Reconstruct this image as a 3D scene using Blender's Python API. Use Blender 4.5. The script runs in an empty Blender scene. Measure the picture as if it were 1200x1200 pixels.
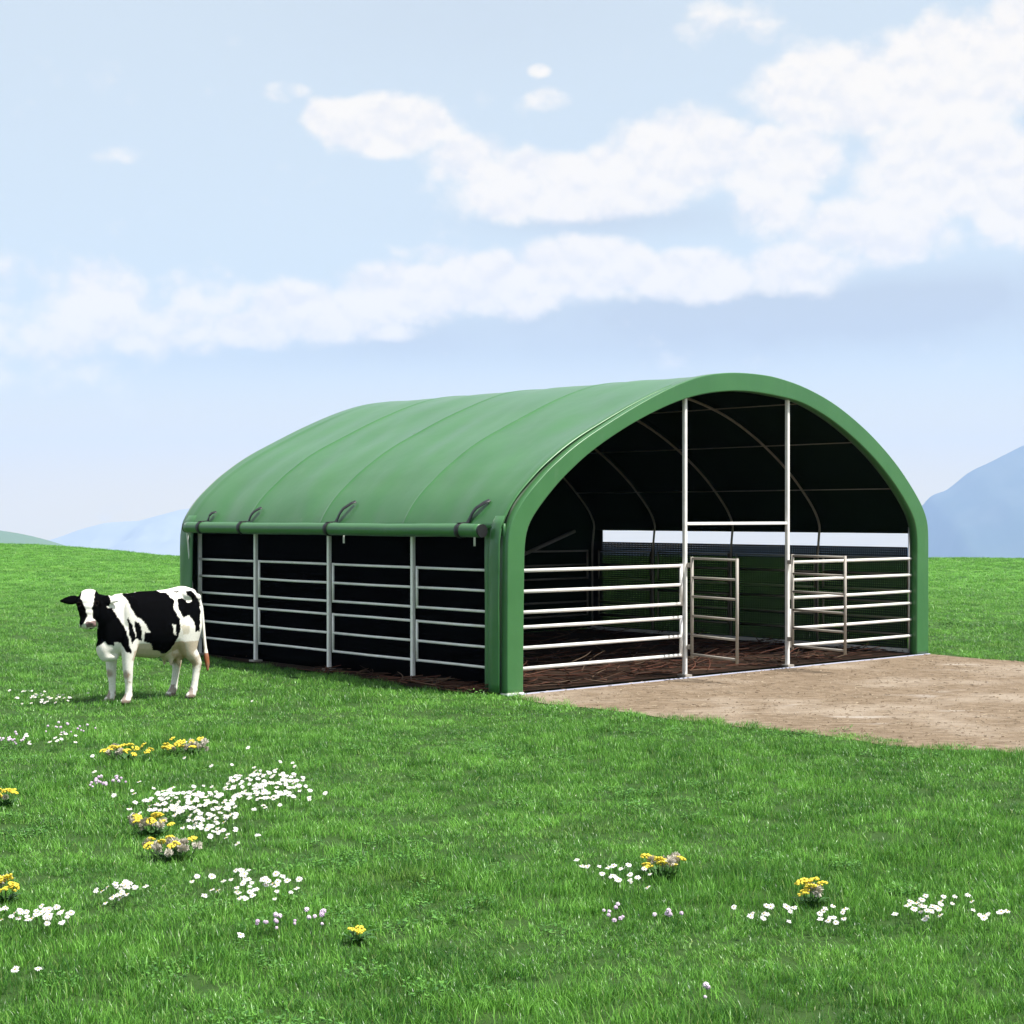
import bpy, bmesh, math, random
import numpy as np
from mathutils import Vector, Matrix, noise as mnoise

random.seed(11)
rng = np.random.default_rng(11)
R = math.radians
scene = bpy.context.scene
col = scene.collection

# ------------------------------------------------------------------ camera
F_PX, H_PX, CAM_H = 1917.2, 602.2, 1.9          # focal length / horizon in 1200 px units, eye height
cam_d = bpy.data.cameras.new('camera')
cam = bpy.data.objects.new('camera', cam_d)
col.objects.link(cam)
cam.location = (0, 0, CAM_H)
cam.rotation_euler = (R(90), 0, 0)
cam_d.sensor_width = 36.0
cam_d.lens = F_PX / 1200 * 36.0
cam_d.shift_y = (H_PX - 600) / 1200
cam_d.clip_start = 0.1
cam_d.clip_end = 80000
scene.camera = cam

# ------------------------------------------------------------------ light
SUN_EL = R(61)
SUN_AZ = math.atan2(1.0, -0.40)                  # clockwise from +Y
sun_d = bpy.data.lights.new('sun', 'SUN')
sun_d.energy = 3.7
sun_d.angle = R(0.55)
sun_d.color = (1.0, 0.965, 0.91)
sun = bpy.data.objects.new('sun', sun_d)
col.objects.link(sun)
sun_dir = Vector((math.sin(SUN_AZ) * math.cos(SUN_EL), math.cos(SUN_AZ) * math.cos(SUN_EL), math.sin(SUN_EL)))
sun.rotation_euler = (-sun_dir).to_track_quat('-Z', 'Y').to_euler()
sun.location = (20, 0, 30)

scene.view_settings.view_transform = 'Standard'
scene.view_settings.look = 'None'
scene.view_settings.exposure = 1.15
scene.view_settings.gamma = 1.0
scene.render.engine = 'CYCLES'
scene.cycles.max_bounces = 6
scene.cycles.diffuse_bounces = 3
scene.cycles.glossy_bounces = 2
scene.cycles.transmission_bounces = 2
scene.cycles.transparent_max_bounces = 6
scene.cycles.volume_bounces = 1
scene.cycles.use_denoising = True
scene.cycles.sample_clamp_indirect = 6.0


class NT:
    """small node-tree helper"""
    def __init__(self, tree):
        self.t = tree
        self.n, self.l = tree.nodes, tree.links

    def new(self, kind, **kw):
        nd = self.n.new(kind)
        for k, v in kw.items():
            setattr(nd, k, v)
        return nd

    def put(self, sock, val):
        if hasattr(val, 'is_linked'):
            self.l.new(val, sock)
        else:
            sock.default_value = val

    def m(self, op, a, b=0.0, c=None, clamp=False):
        nd = self.new('ShaderNodeMath', operation=op, use_clamp=clamp)
        self.put(nd.inputs[0], a)
        self.put(nd.inputs[1], b)
        if c is not None:
            self.put(nd.inputs[2], c)
        return nd.outputs[0]

    def ramp(self, x, lo, hi, t0=0.0, t1=1.0):
        nd = self.new('ShaderNodeMapRange', interpolation_type='SMOOTHSTEP')
        self.put(nd.inputs['Value'], x)
        for k, v in (('From Min', lo), ('From Max', hi), ('To Min', t0), ('To Max', t1)):
            self.put(nd.inputs[k], v)
        return nd.outputs['Result']

    def mix(self, f, a, b):
        nd = self.new('ShaderNodeMix', data_type='RGBA')
        self.put(nd.inputs[0], f)
        for s, v in ((nd.inputs[6], a), (nd.inputs[7], b)):
            self.put(s, v if hasattr(v, 'is_linked') or len(v) == 4 else (*v, 1))
        return nd.outputs[2]

    def noise(self, vec, scale, detail=3.0, rough=0.5, dist=0.0):
        nd = self.new('ShaderNodeTexNoise')
        if vec is not None:
            self.put(nd.inputs['Vector'], vec)
        nd.inputs['Scale'].default_value = scale
        nd.inputs['Detail'].default_value = detail
        nd.inputs['Roughness'].default_value = rough
        nd.inputs['Distortion'].default_value = dist
        return nd.outputs[0]

    def mapping(self, vec, scale=(1, 1, 1), rot=(0, 0, 0), loc=(0, 0, 0)):
        nd = self.new('ShaderNodeMapping')
        self.put(nd.inputs['Vector'], vec)
        nd.inputs['Scale'].default_value = scale
        nd.inputs['Rotation'].default_value = rot
        nd.inputs['Location'].default_value = loc
        return nd.outputs[0]

    def xyz(self, x, y, z):
        nd = self.new('ShaderNodeCombineXYZ')
        for s, v in zip(nd.inputs, (x, y, z)):
            self.put(s, v)
        return nd.outputs[0]


# ------------------------------------------------------------------ sky
SKY_STRENGTH = 0.1
world = bpy.data.worlds.new('World')
scene.world = world
world.use_nodes = True
w = NT(world.node_tree)
w.n.clear()
tc = w.new('ShaderNodeTexCoord')
sep = w.new('ShaderNodeSeparateXYZ')
w.l.new(tc.outputs['Generated'], sep.inputs[0])
dx, dy, dz = sep.outputs
zc = w.m('MAXIMUM', dz, 0.012)
sky = w.new('ShaderNodeTexSky', sky_type='NISHITA', sun_disc=False)
sky.sun_elevation = SUN_EL
sky.sun_rotation = SUN_AZ
sky.air_density = 1.0
sky.dust_density = 1.5
sky.ozone_density = 1.0
nv = w.new('ShaderNodeVectorMath', operation='NORMALIZE')
w.l.new(w.xyz(dx, dy, zc), nv.inputs[0])
w.l.new(nv.outputs[0], sky.inputs['Vector'])
# sky coordinates: azimuth from +Y and elevation, in units of 1/1917 rad
U = w.m('MULTIPLY', w.m('ARCTAN2', dx, dy), F_PX)
V = w.m('MULTIPLY', w.m('ARCSINE', dz), F_PX)


def gauss(cx, cy, rx, ry, wt, sup=False):
    cu = math.atan((cx - 600) / F_PX) * F_PX
    cv = (H_PX - cy)
    a = w.m('MULTIPLY', w.m('ADD', U, -cu), 1.0 / rx)
    b = w.m('MULTIPLY', w.m('ADD', V, -cv), 1.0 / ry)
    q = w.m('ADD', w.m('MULTIPLY', a, a), w.m('MULTIPLY', b, b))
    e = w.m('EXPONENT', w.m('MULTIPLY', w.m('MULTIPLY', q, q), -0.75) if sup else w.m('MULTIPLY', q, -1.0))
    return w.m('MULTIPLY', e, wt)


def total(items, sup=False):
    s = None
    for it in items:
        g = gauss(*it, sup)
        s = g if s is None else w.m('SMOOTH_MAX', s, g, 0.15) if sup else w.m('ADD', s, g)
    return s


CLOUDS = [
    (455, 158, 84, 36, 1.0), (395, 150, 40, 24, .9), (548, 195, 60, 32, .85), (650, 222, 130, 42, 1.0), (800, 192, 95, 54, 1.0), (735, 218, 100, 45, 1.0), (905, 200, 90, 42, .95),
    (1000, 128, 120, 52, .95), (1120, 112, 110, 62, 1.0), (1205, 60, 45, 42, .95), (1110, 215, 105, 62, .95), (1195, 240, 70, 64, .9), (1030, 285, 100, 45, .8), (945, 322, 75, 34, .85), (900, 245, 50, 45, .75),
    (690, 316, 92, 38, 1.0), (800, 326, 88, 32, .95), (590, 336, 100, 40, .9), (470, 346, 95, 38, .9), (500, 302, 45, 15, .5), (370, 370, 75, 38, .95), (300, 392, 62, 24, .8), (455, 390, 55, 13, .5),
    (240, 346, 55, 40, .62), (120, 360, 52, 50, .78), (200, 392, 85, 36, .62), (45, 380, 95, 70, .52), (40, 440, 100, 40, .48), (880, 55, 70, 26, .34),
    (330, 122, 30, 14, .5), (255, 125, 18, 11, .42), (645, 127, 30, 17, .5), (632, 95, 16, 9, .5), (828, 45, 38, 30, .42), (150, 198, 60, 12, .3), (305, 245, 24, 10, .36),
]
SHADES = [
    (720, 262, 150, 20, .8), (830, 365, 260, 26, 1.0), (1000, 385, 260, 36, .9), (480, 395, 160, 30, .55), (1080, 178, 60, 12, .35),
    (1120, 350, 160, 30, .8), (700, 410, 300, 30, .5), (250, 420, 180, 24, .35), (560, 30, 220, 60, .3),
]


def puff(off):
    """cloud texture: rounded billows over broad noise; off shifts it downwards for the shading"""
    v = w.m('ADD', V, off)
    p = w.xyz(w.m('MULTIPLY', U, 1 / 90), w.m('MULTIPLY', v, 1 / 74), 3.7)
    broad = w.noise(p, 1.0, 7.0, 0.55, 0.1)
    wob = w.new('ShaderNodeTexNoise')
    w.l.new(p, wob.inputs['Vector'])
    wob.inputs['Scale'].default_value = 2.2
    wob.inputs['Detail'].default_value = 4.0
    sc_ = w.new('ShaderNodeVectorMath', operation='SCALE')
    w.l.new(wob.outputs['Color'], sc_.inputs[0])
    sc_.inputs['Scale'].default_value = 0.45
    ad = w.new('ShaderNodeVectorMath', operation='ADD')
    w.l.new(p, ad.inputs[0])
    w.l.new(sc_.outputs[0], ad.inputs[1])
    vo = w.new('ShaderNodeTexVoronoi', feature='F1', normalize=True)
    w.l.new(ad.outputs[0], vo.inputs['Vector'])
    vo.inputs['Scale'].default_value = 1.9
    vo.inputs['Detail'].default_value = 2.0
    vo.inputs['Roughness'].default_value = 0.5
    bil = w.m('SUBTRACT', 0.34, vo.outputs['Distance'])
    return w.m('ADD', w.m('MULTIPLY', w.m('SUBTRACT', broad, 0.5), 1.25), w.m('MULTIPLY', bil, 0.95)), broad


n1, broad1 = puff(0.0)
n1b, _ = puff(13.0)
base = total(CLOUDS, True)
field = w.m('ADD', base, n1)
cover = w.ramp(field, 0.27, 0.80)
# elsewhere in the sky (not seen in the photograph) loose clouds too
rim = w.m('MAXIMUM', w.ramp(w.m('ABSOLUTE', U), 800, 1500), w.ramp(V, 760, 1200))
wild = w.m('MULTIPLY', w.ramp(w.noise(tc.outputs['Generated'], 3.2, 8.0, 0.58), 0.5, 0.68), w.m('MULTIPLY', rim, w.ramp(dz, 0.02, 0.12)))
cover = w.m('MAXIMUM', cover, w.m('MULTIPLY', wild, 0.85))
lit = w.ramp(w.m('SUBTRACT', n1, n1b), -0.24, 0.12)
shade = w.m('MULTIPLY', total(SHADES), w.ramp(broad1, 0.25, 0.7, 0.7, 1.0), clamp=True)
CW = 6.4
pale = w.mix(0.80, sky.outputs['Color'], (3.4, 3.72, 3.84, 1))
peri = w.mix(w.m('MULTIPLY', shade, 0.8), pale, (2.5, 2.75, 3.15, 1))
lowv = w.ramp(V, 190, 0, 0.0, 1.0)
peri = w.mix(lowv, peri, (6.2, 4.6, 1.75, 1))
cl = w.mix(lit, (4.25, 4.12, 4.1, 1), (4.95, 4.62, 4.2, 1))
skyc = w.mix(w.m('MULTIPLY', cover, 0.93), peri, cl)
bg = w.new('ShaderNodeBackground')
w.l.new(skyc, bg.inputs['Color'])
bg.inputs['Strength'].default_value = SKY_STRENGTH
wo = w.new('ShaderNodeOutputWorld')
w.l.new(bg.outputs[0], wo.inputs['Surface'])
world.cycles.sampling_method = 'MANUAL'
world.cycles.sample_map_resolution = 512


# ------------------------------------------------------------------ materials
def mat(name, build):
    m = bpy.data.materials.new(name)
    m.use_nodes = True
    t = NT(m.node_tree)
    t.n.clear()
    out = t.new('ShaderNodeOutputMaterial')
    sh = build(t)
    t.l.new(sh, out.inputs['Surface'])
    return m


def bsdf(t, color, rough=0.5, metal=0.0, spec=0.5, bump=None, bstr=0.3, bdist=0.01):
    b = t.new('ShaderNodeBsdfPrincipled')
    t.put(b.inputs['Base Color'], color if hasattr(color, 'is_linked') or len(color) == 4 else (*color, 1))
    t.put(b.inputs['Roughness'], rough)
    b.inputs['Metallic'].default_value = metal
    b.inputs['Specular IOR Level'].default_value = spec
    if bump is not None:
        bp = t.new('ShaderNodeBump')
        bp.inputs['Strength'].default_value = bstr
        bp.inputs['Distance'].default_value = bdist
        t.put(bp.inputs['Height'], bump)
        t.l.new(bp.outputs[0], b.inputs['Normal'])
    return b.outputs[0]


def matte(t, color, bump=None, bstr=0.3, bdist=0.01):
    b = t.new('ShaderNodeBsdfDiffuse')
    t.put(b.inputs['Color'], color)
    if bump is not None:
        bp = t.new('ShaderNodeBump')
        bp.inputs['Strength'].default_value = bstr
        bp.inputs['Distance'].default_value = bdist
        t.put(bp.inputs['Height'], bump)
        t.l.new(bp.outputs[0], b.inputs['Normal'])
    return b.outputs[0]


def objco(t):
    return t.new('ShaderNodeTexCoord').outputs['Object']


def m_tarp(t):
    c = objco(t)
    n = t.noise(c, 1.3, 5, 0.6)
    dust = t.noise(t.mapping(c, (3, 3, 0.7)), 2.2, 6, 0.65)
    colr = t.mix(t.ramp(n, 0.3, 0.7), (0.034, 0.132, 0.038), (0.044, 0.155, 0.046))
    colr = t.mix(t.ramp(dust, 0.55, 0.8, 0, 0.22), colr, (0.13, 0.215, 0.12))
    weave = t.noise(c, 160, 2, 0.5)
    out = bsdf(t, colr, t.ramp(n, 0.2, 0.8, 0.27, 0.37), 0, 0.5, t.m('ADD', t.m('MULTIPLY', weave, 0.15), t.noise(c, 5.5, 3, 0.5)), 0.25, 0.012)
    out.node.inputs['Coat Weight'].default_value = 0.0
    out.node.inputs['Coat Roughness'].default_value = 0.22
    out.node.inputs['Sheen Weight'].default_value = 0.10
    out.node.inputs['Sheen Roughness'].default_value = 0.4
    out.node.inputs['Sheen Tint'].default_value = (0.85, 1.0, 0.82, 1)
    return out


def m_shaded_tarp(t):  # green-black tarp; the shelter's inner shade is put into this colour
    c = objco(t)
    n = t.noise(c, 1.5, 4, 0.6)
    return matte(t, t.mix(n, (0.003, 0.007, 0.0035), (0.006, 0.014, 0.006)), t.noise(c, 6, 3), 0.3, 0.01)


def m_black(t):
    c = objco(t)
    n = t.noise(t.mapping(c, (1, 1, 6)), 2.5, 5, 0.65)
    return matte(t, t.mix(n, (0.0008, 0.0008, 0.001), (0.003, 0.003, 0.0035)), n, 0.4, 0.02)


def m_steel(t):
    c = objco(t)
    n = t.noise(t.mapping(c, (1, 1, 1)), 9, 5, 0.65)
    st = t.noise(c, 45, 3, 0.6)
    colr = t.mix(t.ramp(n, 0.35, 0.75), (0.84, 0.82, 0.78), (0.72, 0.70, 0.66))
    colr = t.mix(t.ramp(st, 0.62, 0.75, 0, 0.5), colr, (0.30, 0.26, 0.21))
    return bsdf(t, colr, 0.42, 0.0, 0.5, st, 0.1, 0.002)


def m_rib(t):  # brown rib steel; its dark tone also paints shade onto the inner rails
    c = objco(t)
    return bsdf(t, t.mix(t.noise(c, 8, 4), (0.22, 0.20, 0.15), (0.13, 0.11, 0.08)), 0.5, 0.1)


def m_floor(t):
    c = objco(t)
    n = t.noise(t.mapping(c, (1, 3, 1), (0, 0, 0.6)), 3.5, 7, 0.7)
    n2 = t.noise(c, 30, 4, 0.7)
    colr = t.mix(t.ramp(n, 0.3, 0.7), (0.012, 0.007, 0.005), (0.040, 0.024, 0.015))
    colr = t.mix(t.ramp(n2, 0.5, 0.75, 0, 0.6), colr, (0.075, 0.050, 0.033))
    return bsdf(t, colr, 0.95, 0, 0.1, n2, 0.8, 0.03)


def m_dirt(t):
    c = objco(t)
    big = t.noise(c, 0.55, 5, 0.6)
    mid = t.noise(t.mapping(c, (1.0, 2.6, 1), (0, 0, 0.35)), 5.0, 7, 0.72)
    fine = t.noise(c, 70, 5, 0.75)
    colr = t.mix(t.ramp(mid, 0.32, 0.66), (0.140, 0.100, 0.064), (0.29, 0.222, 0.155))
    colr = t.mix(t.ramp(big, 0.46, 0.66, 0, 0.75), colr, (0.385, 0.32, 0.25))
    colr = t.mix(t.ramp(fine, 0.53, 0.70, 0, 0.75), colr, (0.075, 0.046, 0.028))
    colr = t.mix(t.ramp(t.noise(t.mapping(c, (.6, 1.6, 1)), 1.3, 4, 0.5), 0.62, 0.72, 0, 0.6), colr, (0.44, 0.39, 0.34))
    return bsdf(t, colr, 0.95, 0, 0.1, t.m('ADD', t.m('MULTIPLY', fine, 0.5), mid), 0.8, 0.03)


def m_chip(t):
    oi = t.new('ShaderNodeNewGeometry')
    r = oi.outputs['Random Per Island']
    colr = t.mix(r, (0.14, 0.095, 0.06), (0.44, 0.36, 0.26))
    return bsdf(t, colr, 0.9, 0, 0.1)


def m_twig(t):
    r = t.new('ShaderNodeNewGeometry').outputs['Random Per Island']
    a = t.mix(t.ramp(r, 0.0, 0.6), (0.022, 0.011, 0.007), (0.095, 0.036, 0.021))
    return bsdf(t, t.mix(t.ramp(r, 0.6, 1.0), a, (0.10, 0.070, 0.045)), 0.8, 0, 0.2)


def m_ground(t):
    c = objco(t)
    pos = t.new('ShaderNodeSeparateXYZ')
    t.l.new(c, pos.inputs[0])
    dist = t.new('ShaderNodeVectorMath', operation='LENGTH')
    t.l.new(c, dist.inputs[0])
    far = t.ramp(dist.outputs['Value'], 22, 55)
    n0 = t.noise(c, 0.12, 4, 0.6)
    n1_ = t.noise(c, 1.1, 6, 0.65)
    n2 = t.noise(c, 11, 6, 0.75)
    near = t.mix(n2, (0.022, 0.050, 0.011), (0.050, 0.105, 0.022))
    fr = t.mix(t.ramp(n1_, 0.3, 0.7), (0.066, 0.185, 0.024), (0.115, 0.275, 0.042))
    fr = t.mix(t.ramp(n2, 0.45, 0.75, 0, 0.6), fr, (0.17, 0.385, 0.055))
    fr = t.mix(t.ramp(n0, 0.45, 0.7, 0, 0.35), fr, (0.15, 0.20, 0.055))
    vall = t.mix(t.noise(c, 0.0015, 6, 0.6), (0.045, 0.080, 0.035), (0.12, 0.155, 0.07))
    colr = t.mix(far, near, fr)
    colr = t.mix(t.ramp(dist.outputs['Value'], 180, 420), colr, vall)
    return bsdf(t, colr, 0.9, 0, 0.15, n2, 0.6, 0.05)


def m_mountain(t):
    c = objco(t)
    n = t.noise(c, 0.002, 7, 0.62)
    return bsdf(t, t.mix(t.ramp(n, 0.35, 0.65), (0.040, 0.062, 0.040), (0.085, 0.098, 0.070)), 0.95, 0, 0.1)


def m_haze_pale(t):  # base colour lightened: distance haze painted into the left ridge
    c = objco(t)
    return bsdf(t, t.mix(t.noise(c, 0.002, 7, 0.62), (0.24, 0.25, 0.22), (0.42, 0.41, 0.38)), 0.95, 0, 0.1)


def m_hill(t):
    c = objco(t)
    n = t.noise(c, 0.007, 6, 0.62)
    return bsdf(t, t.mix(n, (0.06, 0.12, 0.05), (0.13, 0.18, 0.08)), 0.95, 0, 0.1)


def m_grass(t):
    oi = t.new('ShaderNodeObjectInfo')
    loc = oi.outputs['Location']
    r = oi.outputs['Random']
    ge = t.new('ShaderNodeNewGeometry')
    isl = ge.outputs['Random Per Island']
    big = t.noise(loc, 0.33, 4, 0.6)
    mid = t.noise(loc, 1.25, 4, 0.6)
    v = t.m('ADD', t.m('MULTIPLY', mid, 0.55), t.m('ADD', t.m('MULTIPLY', isl, 0.30), t.m('MULTIPLY', r, 0.22)))
    colr = t.mix(t.ramp(v, 0.30, 0.85), (0.014, 0.080, 0.010), (0.232, 0.535, 0.080))
    colr = t.mix(t.ramp(big, 0.50, 0.72, 0, 0.45), colr, (0.026, 0.105, 0.022))
    colr = t.mix(t.m('MULTIPLY', t.ramp(t.noise(loc, 0.8, 3, 0.5), 0.62, 0.72), t.ramp(isl, 0.3, 0.7, 0.05, 0.4)), colr, (0.30, 0.38, 0.10))
    dry = t.m('MULTIPLY', t.ramp(isl, 0.93, 0.97), 0.6)
    colr = t.mix(dry, colr, (0.30, 0.29, 0.13))
    d = t.new('ShaderNodeBsdfPrincipled')
    t.put(d.inputs['Base Color'], colr)
    d.inputs['Roughness'].default_value = 0.33
    d.inputs['Specular IOR Level'].default_value = 0.3
    tr = t.new('ShaderNodeBsdfTranslucent')
    t.put(tr.inputs['Color'], t.mix(0.35, colr, (0.20, 0.46, 0.05)))
    ms = t.new('ShaderNodeMixShader')
    ms.inputs[0].default_value = 0.30
    t.l.new(d.outputs[0], ms.inputs[1])
    t.l.new(tr.outputs[0], ms.inputs[2])
    return ms.outputs[0]


def m_weed(t):
    r = t.new('ShaderNodeNewGeometry').outputs['Random Per Island']
    colr = t.mix(r, (0.028, 0.105, 0.016), (0.105, 0.26, 0.042))
    return bsdf(t, colr, 0.5, 0, 0.25)


def plain(c, rough=0.6, spec=0.3, metal=0.0):
    return lambda t: bsdf(t, c, rough, metal, spec)


def m_petal(t):
    r = t.new('ShaderNodeObjectInfo').outputs['Random']
    return bsdf(t, t.mix(r, (0.66, 0.63, 0.64), (0.76, 0.73, 0.71)), 0.6, 0, 0.2)


def m_seed(t):
    n = t.noise(objco(t), 220, 3, 0.6)
    return bsdf(t, t.mix(n, (0.42, 0.38, 0.30), (0.62, 0.58, 0.50)), 0.9, 0, 0.1, n, 0.6, 0.004)


def m_yellow(t):
    n = t.noise(objco(t), 260, 3, 0.6)
    return bsdf(t, t.mix(t.ramp(n, 0.35, 0.65), (0.62, 0.47, 0.03), (0.80, 0.65, 0.09)), 0.7, 0, 0.2, n, 0.6, 0.004)


def m_purple(t):
    r = t.new('ShaderNodeObjectInfo').outputs['Random']
    return bsdf(t, t.mix(r, (0.52, 0.38, 0.52), (0.70, 0.58, 0.68)), 0.7, 0, 0.2)


def m_coat(t):
    at = t.new('ShaderNodeAttribute')
    at.attribute_name = 'coat'
    c = objco(t)
    n = t.noise(c, 60, 4, 0.6)
    hair = t.noise(t.mapping(c, (40, 40, 14)), 4.0, 4, 0.6)
    hsv = t.new('ShaderNodeHueSaturation')
    t.l.new(at.outputs['Color'], hsv.inputs['Color'])
    t.put(hsv.inputs['Value'], t.ramp(n, 0.2, 0.8, 0.88, 1.06))
    return matte(t, hsv.outputs[0], hair, 0.25, 0.006)


M = {k: mat(k, b) for k, b in dict(
    tarp=m_tarp, shaded_tarp=m_shaded_tarp, black_net=m_black, steel=m_steel, rib=m_rib, bedding_floor=m_floor, dirt=m_dirt, chip=m_chip, twig=m_twig,
    ground=m_ground, mountain=m_mountain, hill=m_hill, haze_pale=m_haze_pale, grass=m_grass, weed=m_weed, petal=m_petal, seed=m_seed, yellow=m_yellow, purple=m_purple, coat=m_coat,
    gate_steel=plain((0.33, 0.30, 0.26), 0.5, 0.3),  # off-white pipe darkened; shade on the gate leaves put into the colour
    strap=plain((0.012, 0.012, 0.013), 0.5, 0.4), net_cord=plain((0.010, 0.012, 0.013), 0.7, 0.2), disc=plain((0.55, 0.36, 0.03), 0.7),
    stem=plain((0.045, 0.10, 0.022), 0.6), leaf=plain((0.050, 0.135, 0.030), 0.55), strip=plain((0.50, 0.53, 0.66), 0.5),
).items()}


# ------------------------------------------------------------------ helpers
def tag(o, label=None, cat=None, group=None, kind=None):
    if label: o['label'] = label
    if cat: o['category'] = cat
    if group: o['group'] = group
    if kind: o['kind'] = kind
    return o


def obj(name, bm, mats, parent=None, smooth=True, loc=None):
    me = bpy.data.meshes.new(name)
    if smooth:
        for f in bm.faces: f.smooth = True
    bm.to_mesh(me)
    bm.free()
    for m in (mats if isinstance(mats, (list, tuple)) else [mats]):
        me.materials.append(M[m])
    o = bpy.data.objects.new(name, me)
    col.objects.link(o)
    if parent is not None: o.parent = parent
    if loc is not None: o.location = loc
    return o


def empty(name, loc, rz=0.0):
    o = bpy.data.objects.new(name, None)
    o.empty_display_size = 0.2
    col.objects.link(o)
    o.location = loc
    o.rotation_euler = (0, 0, rz)
    return o


def tube(bm, pts, r, n=10, caps=True, mi=0):
    pts = [Vector(p) for p in pts]
    rs = r if isinstance(r, (list, tuple)) else [r] * len(pts)
    rings = []
    prev = None
    for i, p in enumerate(pts):
        d = (pts[min(i + 1, len(pts) - 1)] - pts[max(i - 1, 0)]).normalized()
        if prev is None:
            a = d.cross(Vector((0, 0, 1)))
            if a.length < 1e-3: a = d.cross(Vector((1, 0, 0)))
            a.normalize()
        else:
            a = (prev - d * prev.dot(d)).normalized()
        b = d.cross(a)
        prev = a
        rings.append([bm.verts.new(p + (a * math.cos(2 * math.pi * k / n) + b * math.sin(2 * math.pi * k / n)) * rs[i]) for k in range(n)])
    for i in range(len(rings) - 1):
        for k in range(n):
            f = bm.faces.new((rings[i][k], rings[i][(k + 1) % n], rings[i + 1][(k + 1) % n], rings[i + 1][k]))
            f.material_index = mi
    if caps:
        for rg, rev in ((rings[0], True), (rings[-1], False)):
            f = bm.faces.new(list(reversed(rg)) if rev else rg)
            f.material_index = mi
    return bm


def box(bm, lo, hi, bev=0.0):
    vs = [bm.verts.new((x, y, z)) for x in (lo[0], hi[0]) for y in (lo[1], hi[1]) for z in (lo[2], hi[2])]
    q = ((0, 1, 3, 2), (4, 6, 7, 5), (0, 4, 5, 1), (2, 3, 7, 6), (0, 2, 6, 4), (1, 5, 7, 3))
    fs = [bm.faces.new([vs[i] for i in f]) for f in q]
    if bev:
        es = list({e for f in fs for e in f.edges})
        bmesh.ops.bevel(bm, geom=es, offset=bev, segments=2, affect='EDGES')
    return bm


def px_ground(x, y, z=0.0):
    Y = F_PX * (CAM_H - z) / (y - H_PX)
    return (x - 600) / F_PX * Y, Y


def sm(x, a, b):
    t = min(1.0, max(0.0, (x - a) / (b - a)))
    return t * t * (3 - 2 * t)


VALLEY = -300.0


def gz(x, y):
    d = math.hypot(x, y)
    az = math.atan2(x, y)
    t = sm(-az, 0.19, 0.31) * (1 - sm(-az, 0.6, 1.2))
    dc = 70.0 + 26.0 * t + 1.2 * math.sin(az * 23) + 0.8 * math.sin(az * 51 + 1)
    z = 0.018 * mnoise.noise(Vector((x * 0.35, y * 0.35, 0.3))) * sm(d, 22, 40) if d < 200 else 0.0
    z += 0.22 * t * math.exp(-((d - 92) / 30) ** 2)
    e = d - dc
    if e > 0:
        drop = 0.0040 * e * e if e < 40 else 6.4 + 0.32 * (e - 40)
        z -= drop
    if z < VALLEY + 40:
        z = VALLEY + 40 * math.exp((z - VALLEY - 40) / 40.0)
        if d > 1200: z += 4 * mnoise.noise(Vector((x * 0.0008, y * 0.0008, 5.0)))
    return z


# ------------------------------------------------------------------ ground
def build_ground():
    bm = bmesh.new()
    rs = [0.0] + list(np.linspace(1.5, 60, 40)) + list(np.linspace(62, 130, 40)) + list(np.geomspace(138, 10300, 60))
    na = 288
    rings = []
    for r in rs:
        if r == 0:
            rings.append([bm.verts.new((0, 0, gz(0, 0)))])
            continue
        rings.append([bm.verts.new((r * math.sin(2 * math.pi * k / na), r * math.cos(2 * math.pi * k / na),
                                    gz(r * math.sin(2 * math.pi * k / na), r * math.cos(2 * math.pi * k / na)))) for k in range(na)])
    for k in range(na):
        bm.faces.new((rings[0][0], rings[1][(k + 1) % na], rings[1][k]))
    for i in range(1, len(rings) - 1):
        for k in range(na):
            bm.faces.new((rings[i][k], rings[i][(k + 1) % na], rings[i + 1][(k + 1) % na], rings[i + 1][k]))
    bmesh.ops.recalc_face_normals(bm, faces=bm.faces)
    o = obj('ground', bm, 'ground')
    tag(o, 'green meadow ground reaching back to a low rounded crest', 'ground', kind='structure')


build_ground()


def ridge(name, pts, dist, depth, label, m, steps=26, rough=1.0, base=VALLEY - 2):
    """a ridge of hills: its crest follows pts (azimuth, elevation) at its own distance"""
    xs = np.array([(p[0] - 600) / F_PX * dist for p in pts])
    zs = np.array([CAM_H - (p[1] - H_PX) * dist / F_PX for p in pts])
    nx = max(60, int((xs[-1] - xs[0]) / 16))
    X = np.linspace(xs[0], xs[-1], nx)
    Z = np.interp(X, xs, zs)
    k = np.array([1, 2, 3, 2, 1]) / 9.0
    Zs = np.convolve(np.pad(Z, 2, mode='edge'), k, mode='valid')
    bm = bmesh.new()
    rows = []
    for j in range(-steps, 5):
        v = j / steps
        row = []
        for i in range(nx):
            n = mnoise.fractal(Vector((X[i] * 0.0013, v * depth * 0.0013, 2.0)), 0.9, 2.0, 5)
            prof = (1 - abs(v) ** 1.15)
            h = base + (Zs[i] - base) * prof + rough * 80 * n * (abs(v) * (1 - abs(v)) * 4) * min(1.0, max(0.0, (Zs[i] - base) / 180))
            h += rough * 4.5 * mnoise.noise(Vector((X[i] * 0.007, v * 6, 7.0)))
            h = min(h, Zs[i] + rough * 3.5)
            row.append(bm.verts.new((X[i], dist + v * depth, max(h, base))))
        rows.append(row)
    for j in range(len(rows) - 1):
        for i in range(nx - 1):
            bm.faces.new((rows[j][i], rows[j][i + 1], rows[j + 1][i + 1], rows[j + 1][i]))
    bmesh.ops.recalc_face_normals(bm, faces=bm.faces)
    for f in bm.faces:
        if f.normal.z < 0: f.normal_flip()
    tag(obj(name, bm, m), label, 'mountain', kind='structure')


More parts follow.
